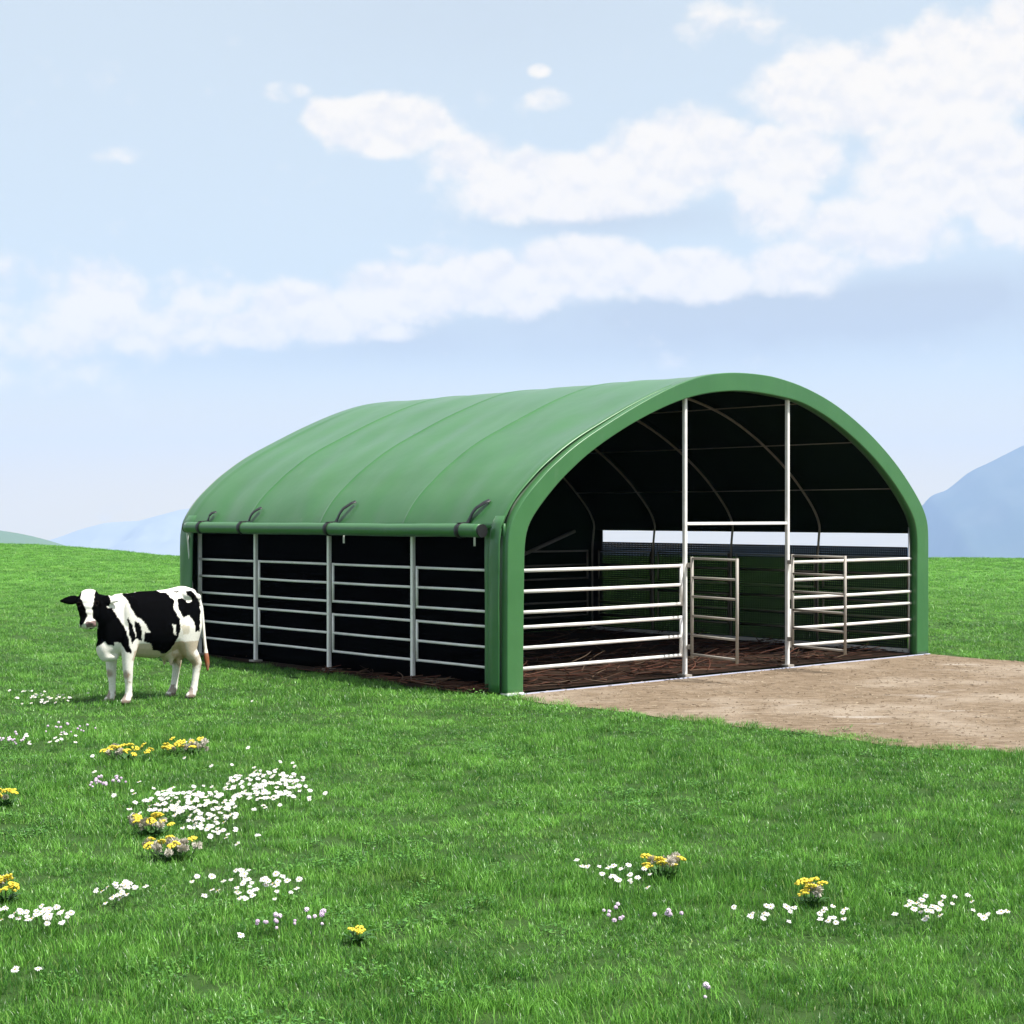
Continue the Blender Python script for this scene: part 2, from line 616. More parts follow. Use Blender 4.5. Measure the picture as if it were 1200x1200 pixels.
ridge('mountain', [(1070, 655), (1074, 648), (1081, 592), (1090, 581), (1110, 575), (1124, 564), (1137, 552), (1160, 542), (1200, 521), (1260, 512), (1340, 508), (1450, 520), (1600, 560), (1800, 650)],
      9000, 1260, 'blue hazy mountain rising beyond the right end of the shelter', 'mountain')
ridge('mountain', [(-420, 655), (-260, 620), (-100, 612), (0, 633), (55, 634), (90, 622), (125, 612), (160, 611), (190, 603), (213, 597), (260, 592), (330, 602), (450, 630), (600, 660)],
      10100, 1000, 'faint pale blue mountain ridge behind the cow', 'haze_pale')
ridge('mountain', [(500, 668), (560, 652), (640, 643), (720, 641), (800, 642.5), (900, 640.5), (1000, 642), (1080, 641), (1150, 646), (1300, 668)],
      9300, 700, 'low blue range far off, seen through the open far side of the shelter', 'mountain')
ridge('hill', [(-700, 640), (-400, 606), (-200, 602), (-60, 613), (0, 621.5), (30, 626.5), (60, 634), (85, 642), (130, 654), (220, 690)],
      3600, 800, 'grey green hill sloping down behind the meadow crest', 'hill', rough=0.4)

# ------------------------------------------------------------------ haze (real air)
bm = bmesh.new()
box(bm, (-10500, -10500, VALLEY - 8), (10500, 10500, 480))
hz = obj('haze', bm, 'strip', smooth=False)
hm = bpy.data.materials.new('haze')
hm.use_nodes = True
ht = NT(hm.node_tree)
ht.n.clear()
ho = ht.new('ShaderNodeOutputMaterial')
hv = ht.new('ShaderNodeVolumePrincipled')
hv.inputs['Color'].default_value = (0.47, 0.635, 1.0, 1)
hv.inputs['Density'].default_value = 0.00012
hv.inputs['Anisotropy'].default_value = 0.0
ht.l.new(hv.outputs[0], ho.inputs['Volume'])
hz.data.materials.clear()
hz.data.materials.append(hm)
tag(hz, 'thin pale blue haze over the far mountains', 'haze', kind='stuff')
hz.visible_shadow = True

# ------------------------------------------------------------------ dirt yard
SH_TH = 0.7302
SH_P = Vector((-0.0112, 17.1707, 0.0))
D1 = Vector((math.cos(SH_TH), math.sin(SH_TH), 0))
D2 = Vector((-math.sin(SH_TH), math.cos(SH_TH), 0))


def ab(a, b):
    return SH_P + D1 * a + D2 * b


def to_ab(x, y):
    q = Vector((x, y, 0)) - SH_P
    return q.dot(D1), q.dot(D2)


dirt_poly = [px_ground(*p) for p in ((606, 817), (640, 825), (701, 832), (771, 841), (850, 850), (967, 863), (1037, 874), (1107, 879), (1153, 881), (1210, 884))]
dirt_poly += [(5.2, 12.6), (7.6, 12.2), (10.5, 13.6), (12.0, 16.5), (11.5, 19.4), (9.2, 20.9)]
dirt_poly += [px_ground(1200, 776), px_ground(1140, 772)]
p1, p0 = ab(7.56, -0.02), ab(-0.05, -0.02)
dirt_poly += [(p1.x, p1.y), (p0.x, p0.y)]


def inside(x, y, poly):
    c = False
    j = len(poly) - 1
    for i in range(len(poly)):
        xi, yi = poly[i]
        xj, yj = poly[j]
        if (yi > y) != (yj > y) and x < (xj - xi) * (y - yi) / (yj - yi) + xi: c = not c
        j = i
    return c


def poly_sheet(name, poly, z, m, jitter=0.0, res=0.25):
    bm = bmesh.new()
    vs = []
    n = len(poly)
    for i in range(n):
        a, b = Vector(poly[i]), Vector(poly[(i + 1) % n])
        k = max(1, int((b - a).length / res))
        for q in range(k):
            p = a.lerp(b, q / k)
            jx = jitter * mnoise.noise(Vector((p.x * 2.3, p.y * 2.3, 1)))
            vs.append(bm.verts.new((p.x + jx, p.y + jx, z)))
    f = bm.faces.new(vs)
    bmesh.ops.triangulate(bm, faces=[f])
    bmesh.ops.recalc_face_normals(bm, faces=bm.faces)
    for f in bm.faces:
        if f.normal.z < 0: f.normal_flip()
    return obj(name, bm, m, smooth=False)


tag(poly_sheet('dirt_yard', dirt_poly, 0.006, 'dirt', 0.07), 'bare light brown dirt yard in front of the shelter opening', 'dirt yard', kind='structure')

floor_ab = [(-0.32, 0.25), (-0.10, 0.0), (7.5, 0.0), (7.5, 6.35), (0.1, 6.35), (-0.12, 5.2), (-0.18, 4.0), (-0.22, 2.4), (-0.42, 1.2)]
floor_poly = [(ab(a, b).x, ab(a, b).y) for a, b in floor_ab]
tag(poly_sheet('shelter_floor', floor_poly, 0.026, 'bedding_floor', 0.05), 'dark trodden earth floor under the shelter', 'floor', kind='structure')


def chips():
    bm = bmesh.new()
    n = 0
    xs = [p[0] for p in dirt_poly]
    ys = [p[1] for p in dirt_poly]
    while n < 5200:
        x, y = random.uniform(min(xs), max(xs)), random.uniform(min(ys), max(ys))
        if not inside(x, y, dirt_poly): continue
        n += 1
        a = random.gauss(0.5, 0.7)
        l, wd = 0.010 + 0.06 * random.random() ** 2.5, random.uniform(0.003, 0.010)
        u = Vector((math.cos(a), math.sin(a), random.uniform(-.12, .12))) * l * 0.5
        v = Vector((-math.sin(a), math.cos(a), 0)) * wd * 0.5
        c = Vector((x, y, 0.0065 + random.uniform(0, 0.006)))
        top = Vector((0, 0, 0.005))
        q = [bm.verts.new(c + s * u + t * v) for s, t in ((-1, -1), (1, -1), (1, 1), (-1, 1))]
        k = [bm.verts.new(c + (s * u + t * v) * 0.8 + top) for s, t in ((-1, -1), (1, -1), (1, 1), (-1, 1))]
        bm.faces.new(k)
        for i in range(4): bm.faces.new((q[i], q[(i + 1) % 4], k[(i + 1) % 4], k[i]))
    tag(obj('wood_chips', bm, 'chip', smooth=False), 'scattered straw and wood chips on the dirt yard', 'wood chips', kind='stuff')


chips()


def bedding():
    bm = bmesh.new()
    for i in range(900):
        if i < 760:
            a, b = random.uniform(0.05, 7.3), random.uniform(0.05, 6.1) ** 1.0
            if random.random() < 0.5: b = random.uniform(0.08, 2.6)
        else:
            a, b = random.uniform(-0.45, 0.1), random.uniform(0.3, 3.6) * random.random() + 0.25
        ang = random.gauss(0.0, 0.75)
        L = random.uniform(0.15, 0.75)
        curve = random.gauss(0, 0.9)
        r = random.uniform(0.003, 0.0085)
        p = Vector((a, b, 0.045 + random.random() * 0.03))
        pts = []
        lift = random.gauss(0, 0.10)
        for k in range(6):
            pts.append(p.copy())
            p = p + Vector((math.cos(ang), math.sin(ang), lift)) * L / 5
            ang += curve / 5
            p.z = max(0.038, p.z)
            if a > -0.02:
                p.x = min(7.3, max(0.1, p.x))
                p.y = max(0.05, p.y)
        wp = [ab(q.x, q.y) + Vector((0, 0, q.z)) for q in pts]
        tube(bm, wp, [r, r, r * .95, r * .85, r * .7, r * .4], 5)
    tag(obj('bedding', bm, 'twig'), 'reddish brown twigs and coarse litter strewn over the shelter floor', 'bedding', kind='stuff')


bedding()

# ------------------------------------------------------------------ shelter
OUT = [(-0.185, 0.0), (-0.185, 0.9), (-0.185, 1.45), (-0.178, 1.64), (-0.145, 1.79), (-0.048, 1.955), (0.091, 2.122), (0.277, 2.285), (0.459, 2.435), (0.869, 2.70), (1.36, 2.935), (1.834, 3.15),
       (2.325, 3.345), (2.76, 3.48), (3.057, 3.54), (3.40, 3.578), (3.70, 3.588), (4.0, 3.585), (4.272, 3.57), (4.813, 3.485), (5.45, 3.30), (6.046, 3.02), (6.473, 2.764), (6.796, 2.537), (7.067, 2.305), (7.299, 2.075),
       (7.43, 1.90), (7.492, 1.74), (7.50, 1.5), (7.50, 0.9), (7.50, 0.0)]
INN = [(0.10, 0.0), (0.112, 0.9), (0.118, 1.45), (0.130, 1.62), (0.160, 1.74), (0.222, 1.85), (0.345, 1.985), (0.50, 2.135), (0.68, 2.29), (1.096, 2.585), (1.765, 2.925),
       (2.468, 3.19), (2.982, 3.308), (3.438, 3.358), (3.70, 3.366), (3.95, 3.362), (4.561, 3.315), (4.9, 3.25), (5.4, 3.08), (5.863, 2.86), (6.262, 2.63), (6.605, 2.385), (6.854, 2.175), (7.087, 1.935),
       (7.19, 1.77), (7.225, 1.62), (7.235, 1.45), (7.228, 0.9), (7.224, 0.0)]


def resample(pts, n, smooth=2):
    p = np.array(pts, float)
    for _ in range(smooth):                       # Chaikin rounding
        q = [p[0]]
        for i in range(len(p) - 1):
            q += [p[i] * .75 + p[i + 1] * .25, p[i] * .25 + p[i + 1] * .75]
        q.append(p[-1])
        p = np.array(q)
    s = np.concatenate([[0], np.cumsum(np.linalg.norm(np.diff(p, axis=0), axis=1))])
    t = np.linspace(0, s[-1], n)
    return np.stack([np.interp(t, s, p[:, 0]), np.interp(t, s, p[:, 1])], 1)


def normals2(p):
    d = np.gradient(p, axis=0)
    d /= np.linalg.norm(d, axis=1)[:, None]
    return np.stack([-d[:, 1], d[:, 0]], 1)       # outward for a left-to-right arch


shed = empty('livestock_shelter', SH_P, SH_TH)
tag(shed, 'green arched tarpaulin livestock shelter with white pipe rail sides and open gates on the meadow', 'livestock shelter')

RIBS = [0.10, 1.656, 3.27, 4.867, 6.22]
B_END = 6.45


def build_roof():
    n, nb = 150, 150
    prof = resample([(p[0], p[1]) for p in OUT], 400)
    left = np.argmax(prof[:, 1] > 1.73)
    right = len(prof) - np.argmax(prof[::-1, 1] > 1.62)
    prof = resample(prof[left:right], n, 0)
    nrm = normals2(prof)
    bs = sorted(list(np.linspace(0.0, B_END, nb)) + [r_ + q for r_ in RIBS[1:4] for q in (-.055, -.035, -.024, -.015, -.008, .0, .008, .015, .024, .035, .055)])
    nb = len(bs)
    bm = bmesh.new()

    def disp(i, b):
        s = i / (n - 1)
        arch = math.sin(math.pi * s) ** 0.35 if 0 < s < 1 else 0
        k = 0
        while k < len(RIBS) - 2 and b > RIBS[k + 1]: k += 1
        t = min(1, max(0, (b - RIBS[k]) / (RIBS[k + 1] - RIBS[k])))
        sag = -(0.034 - 0.026 * sm(math.sin(math.pi * s), 0.75, 1.0)) * (max(0.0, math.sin(math.pi * t)) ** 0.38) * arch
        L = s * 9.0
        q1 = mnoise.noise(Vector(((b * 0.55 + L * 0.85) * 0.9, (b - L * 0.35) * 2.3, 0.0)))
        q2 = mnoise.noise(Vector(((b * 0.9 - L * 0.5) * 1.2, (b + L * 0.6) * 0.9, 4.0)))
        edge = sm(b, 0.0, 0.45) * (1 - 0.6 * sm(b, B_END - 0.4, B_END))
        wr = (0.028 * q1 + 0.016 * q2) * (1 - 0.45 * sm(math.sin(math.pi * s), 0.8, 1.0)) * edge * (0.45 + 0.55 * math.sin(math.pi * t))
        end = 0.005 * math.exp(-((b - RIBS[k + (1 if t > 0.5 else 0)]) / 0.022) ** 2) if b > 0.5 else 0.0                        # welded pocket over each rib
        return -0.012 + sag + wr + end

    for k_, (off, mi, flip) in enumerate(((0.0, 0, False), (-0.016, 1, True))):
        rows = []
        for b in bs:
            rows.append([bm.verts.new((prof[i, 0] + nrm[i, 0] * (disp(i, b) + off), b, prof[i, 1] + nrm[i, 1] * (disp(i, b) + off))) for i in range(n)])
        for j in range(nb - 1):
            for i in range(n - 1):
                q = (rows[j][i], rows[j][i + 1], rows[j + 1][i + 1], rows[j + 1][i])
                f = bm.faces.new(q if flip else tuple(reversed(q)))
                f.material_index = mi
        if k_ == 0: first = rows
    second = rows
    for A, B in (([r[0] for r in first], [r[0] for r in second]), ([r[-1] for r in first], [r[-1] for r in second]), (first[0], second[0]), (first[-1], second[-1])):
        for i in range(len(A) - 1):
            bm.faces.new((A[i], A[i + 1], B[i + 1], B[i]))
    bmesh.ops.recalc_face_normals(bm, faces=bm.faces)
    obj('roof_cover', bm, ['tarp', 'shaded_tarp'], shed)


build_roof()


def sweep_band(name, b0, b1, soft=0.05, m='tarp', z_cut=None):
    n = 170
    o, q = resample(OUT, n), resample(INN, n)
    bm = bmesh.new()
    cs = []                                        # (radial 0=outer..1=inner, depth)
    w_ = 0.29
    for (r, d) in ((0.0, 1.0), (0.0, .5), (0.0, .14), (.012, .04), (.045, 0.0), (.065, 0.0), (.5, -.01), (.93, 0.0), (.95, 0.0), (.985, .03), (1.0, .12), (1.0, .45), (.985, 1.0)):
        cs.append((r, b0 + (b1 - b0) * d))
    rings = []
    for i in range(n):
        k_ = 0.20 * (1 - sm(i / n, 0.22, 0.5))
        wob = 0.006 * mnoise.noise(Vector((i * 0.05, 0, 3)))
        rings.append([bm.verts.new((o[i, 0] + (q[i, 0] - o[i, 0]) * (k_ + (1 - k_) * r), d + wob, o[i, 1] + (q[i, 1] - o[i, 1]) * (k_ + (1 - k_) * r))) for r, d in cs])
    k = len(cs)
    for i in range(n - 1):
        for j in range(k):
            bm.faces.new((rings[i][j], rings[i][(j + 1) % k], rings[i + 1][(j + 1) % k], rings[i + 1][j]))
    bm.faces.new(rings[0])
    bm.faces.new(list(reversed(rings[-1])))
    bmesh.ops.recalc_face_normals(bm, faces=bm.faces)
    return obj(name, bm, m, shed)


sweep_band('front_trim', -0.085, 0.035)


def flap(a, b0, b1, z0, z1, bulge, name, m='tarp'):
    bm = bmesh.new()
    nz, nb = 22, 9
    rows_o, rows_i = [], []
    for j in range(nz):
        z = z0 + (z1 - z0) * j / (nz - 1)
        ro, ri = [], []
        for i in range(nb):
            t = i / (nb - 1)
            b = b0 + (b1 - b0) * t
            wv = 0.010 * mnoise.noise(Vector((b * 6, z * 1.6, a))) + 0.012 * math.sin(math.pi * t) * bulge
            s = -1 if a < 3 else 1
            az = a + (max(0.0, float(np.interp(z, [p[1] for p in OUT[:7]], [p[0] for p in OUT[:7]])) + 0.185) if a < -0.15 else 0.0)
            ro.append(bm.verts.new((az + s * wv, b, z)))
            ri.append(bm.verts.new((az + s * wv - s * 0.012, b, z)))
        rows_o.append(ro)
        rows_i.append(ri)
    for rows in (rows_o, rows_i):
        for j in range(nz - 1):
            for i in range(nb - 1):
                bm.faces.new((rows[j][i], rows[j][i + 1], rows[j + 1][i + 1], rows[j + 1][i]))
    for i in range(nb - 1):
        bm.faces.new((rows_o[0][i], rows_o[0][i + 1], rows_i[0][i + 1], rows_i[0][i]))
        bm.faces.new((rows_o[-1][i], rows_o[-1][i + 1], rows_i[-1][i + 1], rows_i[-1][i]))
    for j in range(nz - 1):
        bm.faces.new((rows_o[j][0], rows_o[j + 1][0], rows_i[j + 1][0], rows_i[j][0]))
        bm.faces.new((rows_o[j][-1], rows_o[j + 1][-1], rows_i[j + 1][-1], rows_i[j][-1]))
    bmesh.ops.recalc_face_normals(bm, faces=bm.faces)
    return obj(name, bm, m, shed)


flap(-0.168, 0.0, 0.165, 0.03, 1.88, 1, 'corner_flap')
flap(-0.105, -0.02, 0.30, 0.03, 1.80, 0, 'corner_flap')
flap(-0.168, 6.14, B_END, 0.03, 1.88, 1, 'corner_flap')
flap(7.485, 0.055, 0.20, 0.03, 1.66, 1, 'corner_flap')
flap(7.485, 6.12, B_END, 0.03, 1.66, 1, 'corner_flap', 'shaded_tarp')  # seen from within, so interior shade is painted into its green


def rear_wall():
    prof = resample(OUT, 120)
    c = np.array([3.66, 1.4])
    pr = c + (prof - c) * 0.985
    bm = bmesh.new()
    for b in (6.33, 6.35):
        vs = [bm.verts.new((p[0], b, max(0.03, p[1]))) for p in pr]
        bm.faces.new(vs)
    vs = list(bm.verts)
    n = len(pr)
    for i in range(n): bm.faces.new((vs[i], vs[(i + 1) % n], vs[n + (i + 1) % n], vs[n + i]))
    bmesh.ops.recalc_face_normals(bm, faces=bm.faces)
    obj('rear_wall', bm, 'shaded_tarp', shed, smooth=False)


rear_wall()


def arch_ribs():
    prof = resample(OUT, 260)
    nr = normals2(prof)
    inset = prof - nr * 0.105
    arc = [p for p in inset if p[1] > 1.6]
    for b in RIBS:
        pts = [(p[0], b, p[1]) for p in arc[2:-2]]
        pts += [(7.36, b, 1.5), (7.34, b, 1.3), (7.34, b, 0.7), (7.34, b, 0.02)]
        bm = bmesh.new()
        tube(bm, pts, 0.017, 10)
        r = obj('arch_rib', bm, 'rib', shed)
        bm = bmesh.new()
        box(bm, (7.27, b - 0.05, 0.026), (7.41, b + 0.05, 0.046), 0.002)
        obj('foot_plate', bm, 'steel', r, smooth=False)
        if b < 1: continue
        bm = bmesh.new()
        box(bm, (-0.022, b - 0.022, 0.046), (0.022, b + 0.022, 1.70), 0.005)
        post = obj('side_post', bm, 'steel', shed, smooth=False)
        bm = bmesh.new()
        box(bm, (-0.065, b - 0.06, 0.026), (0.065, b + 0.06, 0.046), 0.002)
        obj('foot_plate', bm, 'gate_steel', post, smooth=False)
    # purlins between the ribs
    for fr in (0.24, 0.38, 0.5, 0.62, 0.715, 0.80):
        p = inset[int(fr * 259)]
        bm = bmesh.new()
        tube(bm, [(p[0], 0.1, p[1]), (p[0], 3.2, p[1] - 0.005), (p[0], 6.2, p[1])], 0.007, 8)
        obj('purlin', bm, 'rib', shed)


arch_ribs()

RZ_UP, RZ_LO = (1.299, 1.078, 0.858), (0.700, 0.480, 0.262)


def panel(name, p0, p1, zs, r=0.0155, stiles=(True, True), m='steel'):
    """one rail panel: two stiles (its own mesh) and rails as children; p0/p1 in shelter a,b"""
    p0, p1 = Vector((*p0, 0)), Vector((*p1, 0))
    d = (p1 - p0).normalized()
    o = empty(name, (0, 0, 0))
    o.parent = shed
    for p, s in ((p0, stiles[0]), (p1, stiles[1])):
        if not s: continue
        bm = bmesh.new()
        tube(bm, [(p.x, p.y, zs[-1] - r * 1.05), (p.x, p.y, zs[0] + r * 1.05)], r * 1.06, 10)
        obj('stile', bm, m, o)
    for z in zs:
        bm = bmesh.new()
        sag = random.uniform(-0.004, 0.003)
        a = p0 + d * r * 0.5
        c = p1 - d * r * 0.5
        mid = a.lerp(c, 0.5)
        tube(bm, [(a.x, a.y, z), (mid.x, mid.y, z + sag), (c.x, c.y, z)], r, 10)
        obj('rail', bm, m, o)
    return o


# left side: four bays, an upper and a lower panel each
for k, (b0, b1) in enumerate(((0.16, 1.565), (1.68, 3.17), (3.295, 4.77), (4.89, 6.21))):
    for zs in (RZ_UP, RZ_LO):
        e = 0.06 if (k == 3 and zs is RZ_LO) else 0.0
        panel('side_panel', (-0.012, b0), (-0.012, b1 - e), zs, 0.0150, (k == 0, True))
# right side: same pipes, interior shade put into a darker steel
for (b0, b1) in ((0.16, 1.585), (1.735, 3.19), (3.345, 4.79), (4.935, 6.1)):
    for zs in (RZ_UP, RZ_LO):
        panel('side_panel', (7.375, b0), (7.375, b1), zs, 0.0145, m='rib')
# front: beside the gate opening
FX1, FX2 = 2.7243, 4.6064
for zs in (RZ_UP, RZ_LO):
    panel('front_panel', (0.02, 0.02), (FX1 - 0.062, 0.02), zs, 0.0195)
    panel('front_panel', (FX2 + 0.075, 0.02), (7.27, 0.02), zs, 0.0195)
# back wall rails, dimmed: the shade in there is part of their colour
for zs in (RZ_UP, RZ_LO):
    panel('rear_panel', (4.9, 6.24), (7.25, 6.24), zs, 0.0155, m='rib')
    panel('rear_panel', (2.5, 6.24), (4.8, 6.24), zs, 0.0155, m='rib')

for a in (FX1, FX2):
    bm = bmesh.new()
    i = np.argmin(abs(np.array(INN)[:, 0] - a))
    zt = float(np.interp(a, [p[0] for p in INN[5:24]], [p[1] for p in INN[5:24]])) + 0.10
    box(bm, (a - 0.023, -0.006, 0.036), (a + 0.023, 0.040, zt), 0.006)
    post = obj('gate_post', bm, 'steel', shed, smooth=False)
    bm = bmesh.new()
    box(bm, (a - 0.06, -0.045, 0.006), (a + 0.06, 0.08, 0.036), 0.003)
    obj('foot_plate', bm, 'gate_steel', post, smooth=False)
bm = bmesh.new()
box(bm, (FX1 + 0.023, -0.003, 1.768), (FX2 - 0.023, 0.037, 1.804), 0.005)
obj('gate_header', bm, 'steel', shed, smooth=False)
bm = bmesh.new()
tube(bm, [(7.26, 0.05, 0.04), (7.26, 0.05, 1.72)], 0.024, 10)
obj('corner_post', bm, 'steel', shed)

GZ = (1.385, 1.165, 0.945, 0.72, 0.495, 0.275)


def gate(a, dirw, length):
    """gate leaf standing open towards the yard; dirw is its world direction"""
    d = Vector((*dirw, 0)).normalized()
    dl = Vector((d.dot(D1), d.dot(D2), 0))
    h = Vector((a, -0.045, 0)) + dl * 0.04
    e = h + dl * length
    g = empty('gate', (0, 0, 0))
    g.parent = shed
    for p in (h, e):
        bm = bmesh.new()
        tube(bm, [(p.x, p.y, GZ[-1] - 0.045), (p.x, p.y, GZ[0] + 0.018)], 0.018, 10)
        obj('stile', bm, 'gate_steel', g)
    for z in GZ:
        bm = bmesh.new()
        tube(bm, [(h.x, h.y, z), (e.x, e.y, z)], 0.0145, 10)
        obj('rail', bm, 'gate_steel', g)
    for z in (GZ[0] - 0.08, GZ[-1] + 0.08):
        bm = bmesh.new()
        box(bm, (a - 0.02, -0.062, z - 0.025), (a + 0.035, -0.008, z + 0.025), 0.004)
        obj('hinge', bm, 'gate_steel', g, smooth=False)


gate(FX1 + 0.02, (0.50, -0.86), 0.84)
gate(FX2 - 0.02, (0.55, -0.835), 0.90)

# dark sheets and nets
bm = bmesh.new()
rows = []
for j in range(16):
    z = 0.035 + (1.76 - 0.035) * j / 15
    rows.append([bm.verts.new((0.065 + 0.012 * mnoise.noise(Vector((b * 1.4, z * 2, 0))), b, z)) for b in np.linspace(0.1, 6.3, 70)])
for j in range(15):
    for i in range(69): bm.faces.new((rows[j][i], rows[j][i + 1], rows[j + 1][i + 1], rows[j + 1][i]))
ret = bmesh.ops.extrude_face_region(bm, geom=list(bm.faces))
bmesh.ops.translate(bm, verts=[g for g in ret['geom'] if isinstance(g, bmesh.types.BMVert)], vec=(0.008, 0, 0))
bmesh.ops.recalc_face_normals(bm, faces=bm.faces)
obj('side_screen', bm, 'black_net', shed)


def net(a, b0, b1, z0, z1, step, wd, name):
    bm = bmesh.new()
    b = b0
    while b <= b1:
        box(bm, (a - 0.002, b - wd / 2, z0), (a + 0.002, b + wd / 2, z1))
        b += step
    z = z0
    while z <= z1 + 1e-4:
        box(bm, (a + 0.0022, b0, z - wd / 2), (a + 0.0058, b1, z + wd / 2))
        z += step
    return obj(name, bm, 'net_cord', shed, smooth=False)


net(7.405, 0.2, 6.3, 0.04, 1.44, 0.034, 0.0258, 'side_net')

# roll-up curtain on the left eave
TA, TZ, TR = -0.235, 1.722, 0.072
bm = bmesh.new()
bb = np.linspace(0.21, 6.14, 80)
tube(bm, [(TA + 0.004 * mnoise.noise(Vector((b, 0, 9))), b, TZ + 0.006 * mnoise.noise(Vector((b * 0.8, 3, 9)))) for b in bb], [TR + 0.003 * mnoise.noise(Vector((b * 3, 1, 1))) for b in bb], 20)
roll = obj('curtain_roll', bm, 'tarp', shed)
for b, s in ((0.195, -1), (6.155, 1)):
    bm = bmesh.new()
    tube(bm, [(TA, b - 0.012, TZ), (TA, b + 0.012, TZ)], TR * 0.97, 20)
    obj('end_cap', bm, 'strap', roll, smooth=False)
bm = bmesh.new()
tube(bm, [(-0.17, 6.16, TZ + 0.05), (-0.24, 6.2, TZ), (-0.2, 6.21, TZ - 0.06), (-0.1, 6.22, 0.75), (-0.09, 6.22, 0.25)], 0.013, 8)
obj('crank_rod', bm, 'steel', roll)


def ribbon(bm, pts, half, th=0.006):
    rows = []
    for i, (p, nrm) in enumerate(pts):
        p, nrm = Vector(p), Vector(nrm).normalized()
        t = (Vector(pts[min(i + 1, len(pts) - 1)][0]) - Vector(pts[max(i - 1, 0)][0])).normalized()
        s = t.cross(nrm).normalized() * half
        rows.append([bm.verts.new(p + s), bm.verts.new(p - s), bm.verts.new(p - s + nrm * th), bm.verts.new(p + s + nrm * th)])
    for i in range(len(rows) - 1):
        for k in range(4):
            bm.faces.new((rows[i][k], rows[i][(k + 1) % 4], rows[i + 1][(k + 1) % 4], rows[i + 1][k]))
    bm.faces.new(rows[0])
    bm.faces.new(rows[-1])
    bmesh.ops.recalc_face_normals(bm, faces=bm.faces)


roofprof = resample(OUT, 400)
for b, rise in ((5.78, 0.12), (4.80, 0.17), (2.93, 0.24), (0.53, 0.24)):
    pts = []
    for k in range(22):                            # under and round the roll
        ang = R(-200 + k * (295 / 21))
        pts.append(((TA - math.cos(ang) * -(TR + 0.004), b, TZ + math.sin(ang) * (TR + 0.004)), (math.cos(ang), 0, math.sin(ang))))
    pts = list(reversed(pts))
    i0 = int(np.argmax(roofprof[:, 1] > TZ + 0.07))
    tail = []
    for k in range(8):
        z = TZ + 0.085 + rise * k / 7
        i = int(np.argmax(roofprof[:, 1] > z))
        lift = 0.03 * math.sin(math.pi * k / 7)
        tail.append(((roofprof[i, 0] - 0.012 - lift, b - 0.30 * rise * 4 * (k / 7) ** 1.2 * 0.55, z + lift * 0.6), (-0.75, 0, 0.66)))
    bm = bmesh.new()
    loop = []
    for k in range(25):
        ang = 2 * math.pi * k / 24
        loop.append(((TA + math.cos(ang) * (TR + 0.003), b, TZ + math.sin(ang) * (TR + 0.003)), (math.cos(ang), 0, math.sin(ang))))
    ribbon(bm, loop, 0.034)
    ribbon(bm, [((TA - 0.035, b, TZ + TR + 0.006), (-0.4, 0, 0.9))] + tail, 0.030)
    obj('strap', bm, 'strap', roll)
for b in (2.75, 0.40):
    bm = bmesh.new()
    tube(bm, [(-0.16, b, TZ - 0.05), (-0.16, b, TZ - 0.165)], 0.012, 8)
    obj('hook', bm, 'steel', roll)

# threshold edging along the front and base rail along the far side
bm = bmesh.new()
pp = [(a, -0.10 + 0.01 * mnoise.noise(Vector((a, 0, 0))), 0.040) for a in np.linspace(-0.15, 7.5, 40)]
for i in range(39):
    (a0, b0, z0), (a1, b1, z1) = pp[i], pp[i + 1]
    vs = [bm.verts.new(v) for v in ((a0, b0 - 0.009, 0.004), (a1, b1 - 0.009, 0.004), (a1, b1 - 0.009, 0.016), (a0, b0 - 0.009, 0.016), (a0, b0 + 0.009, 0.016), (a1, b1 + 0.009, 0.016))]
    bm.faces.new((vs[0], vs[1], vs[2], vs[3]))
    bm.faces.new((vs[3], vs[2], vs[5], vs[4]))
bmesh.ops.remove_doubles(bm, verts=bm.verts, dist=0.0005)
obj('threshold_strip', bm, 'strip', shed, smooth=False)
bm = bmesh.new()
box(bm, (7.29, 0.1, 0.026), (7.33, 6.2, 0.075), 0.004)
obj('base_rail', bm, 'steel', shed, smooth=False)
bm = bmesh.new()
box(bm, (-0.13, -0.10, 0.006), (0.10, 0.02, 0.030), 0.003)
obj('foot_plate', bm, 'steel', shed, smooth=False)
bm = bmesh.new()
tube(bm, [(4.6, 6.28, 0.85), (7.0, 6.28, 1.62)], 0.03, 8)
obj('brace', bm, 'rib', shed)


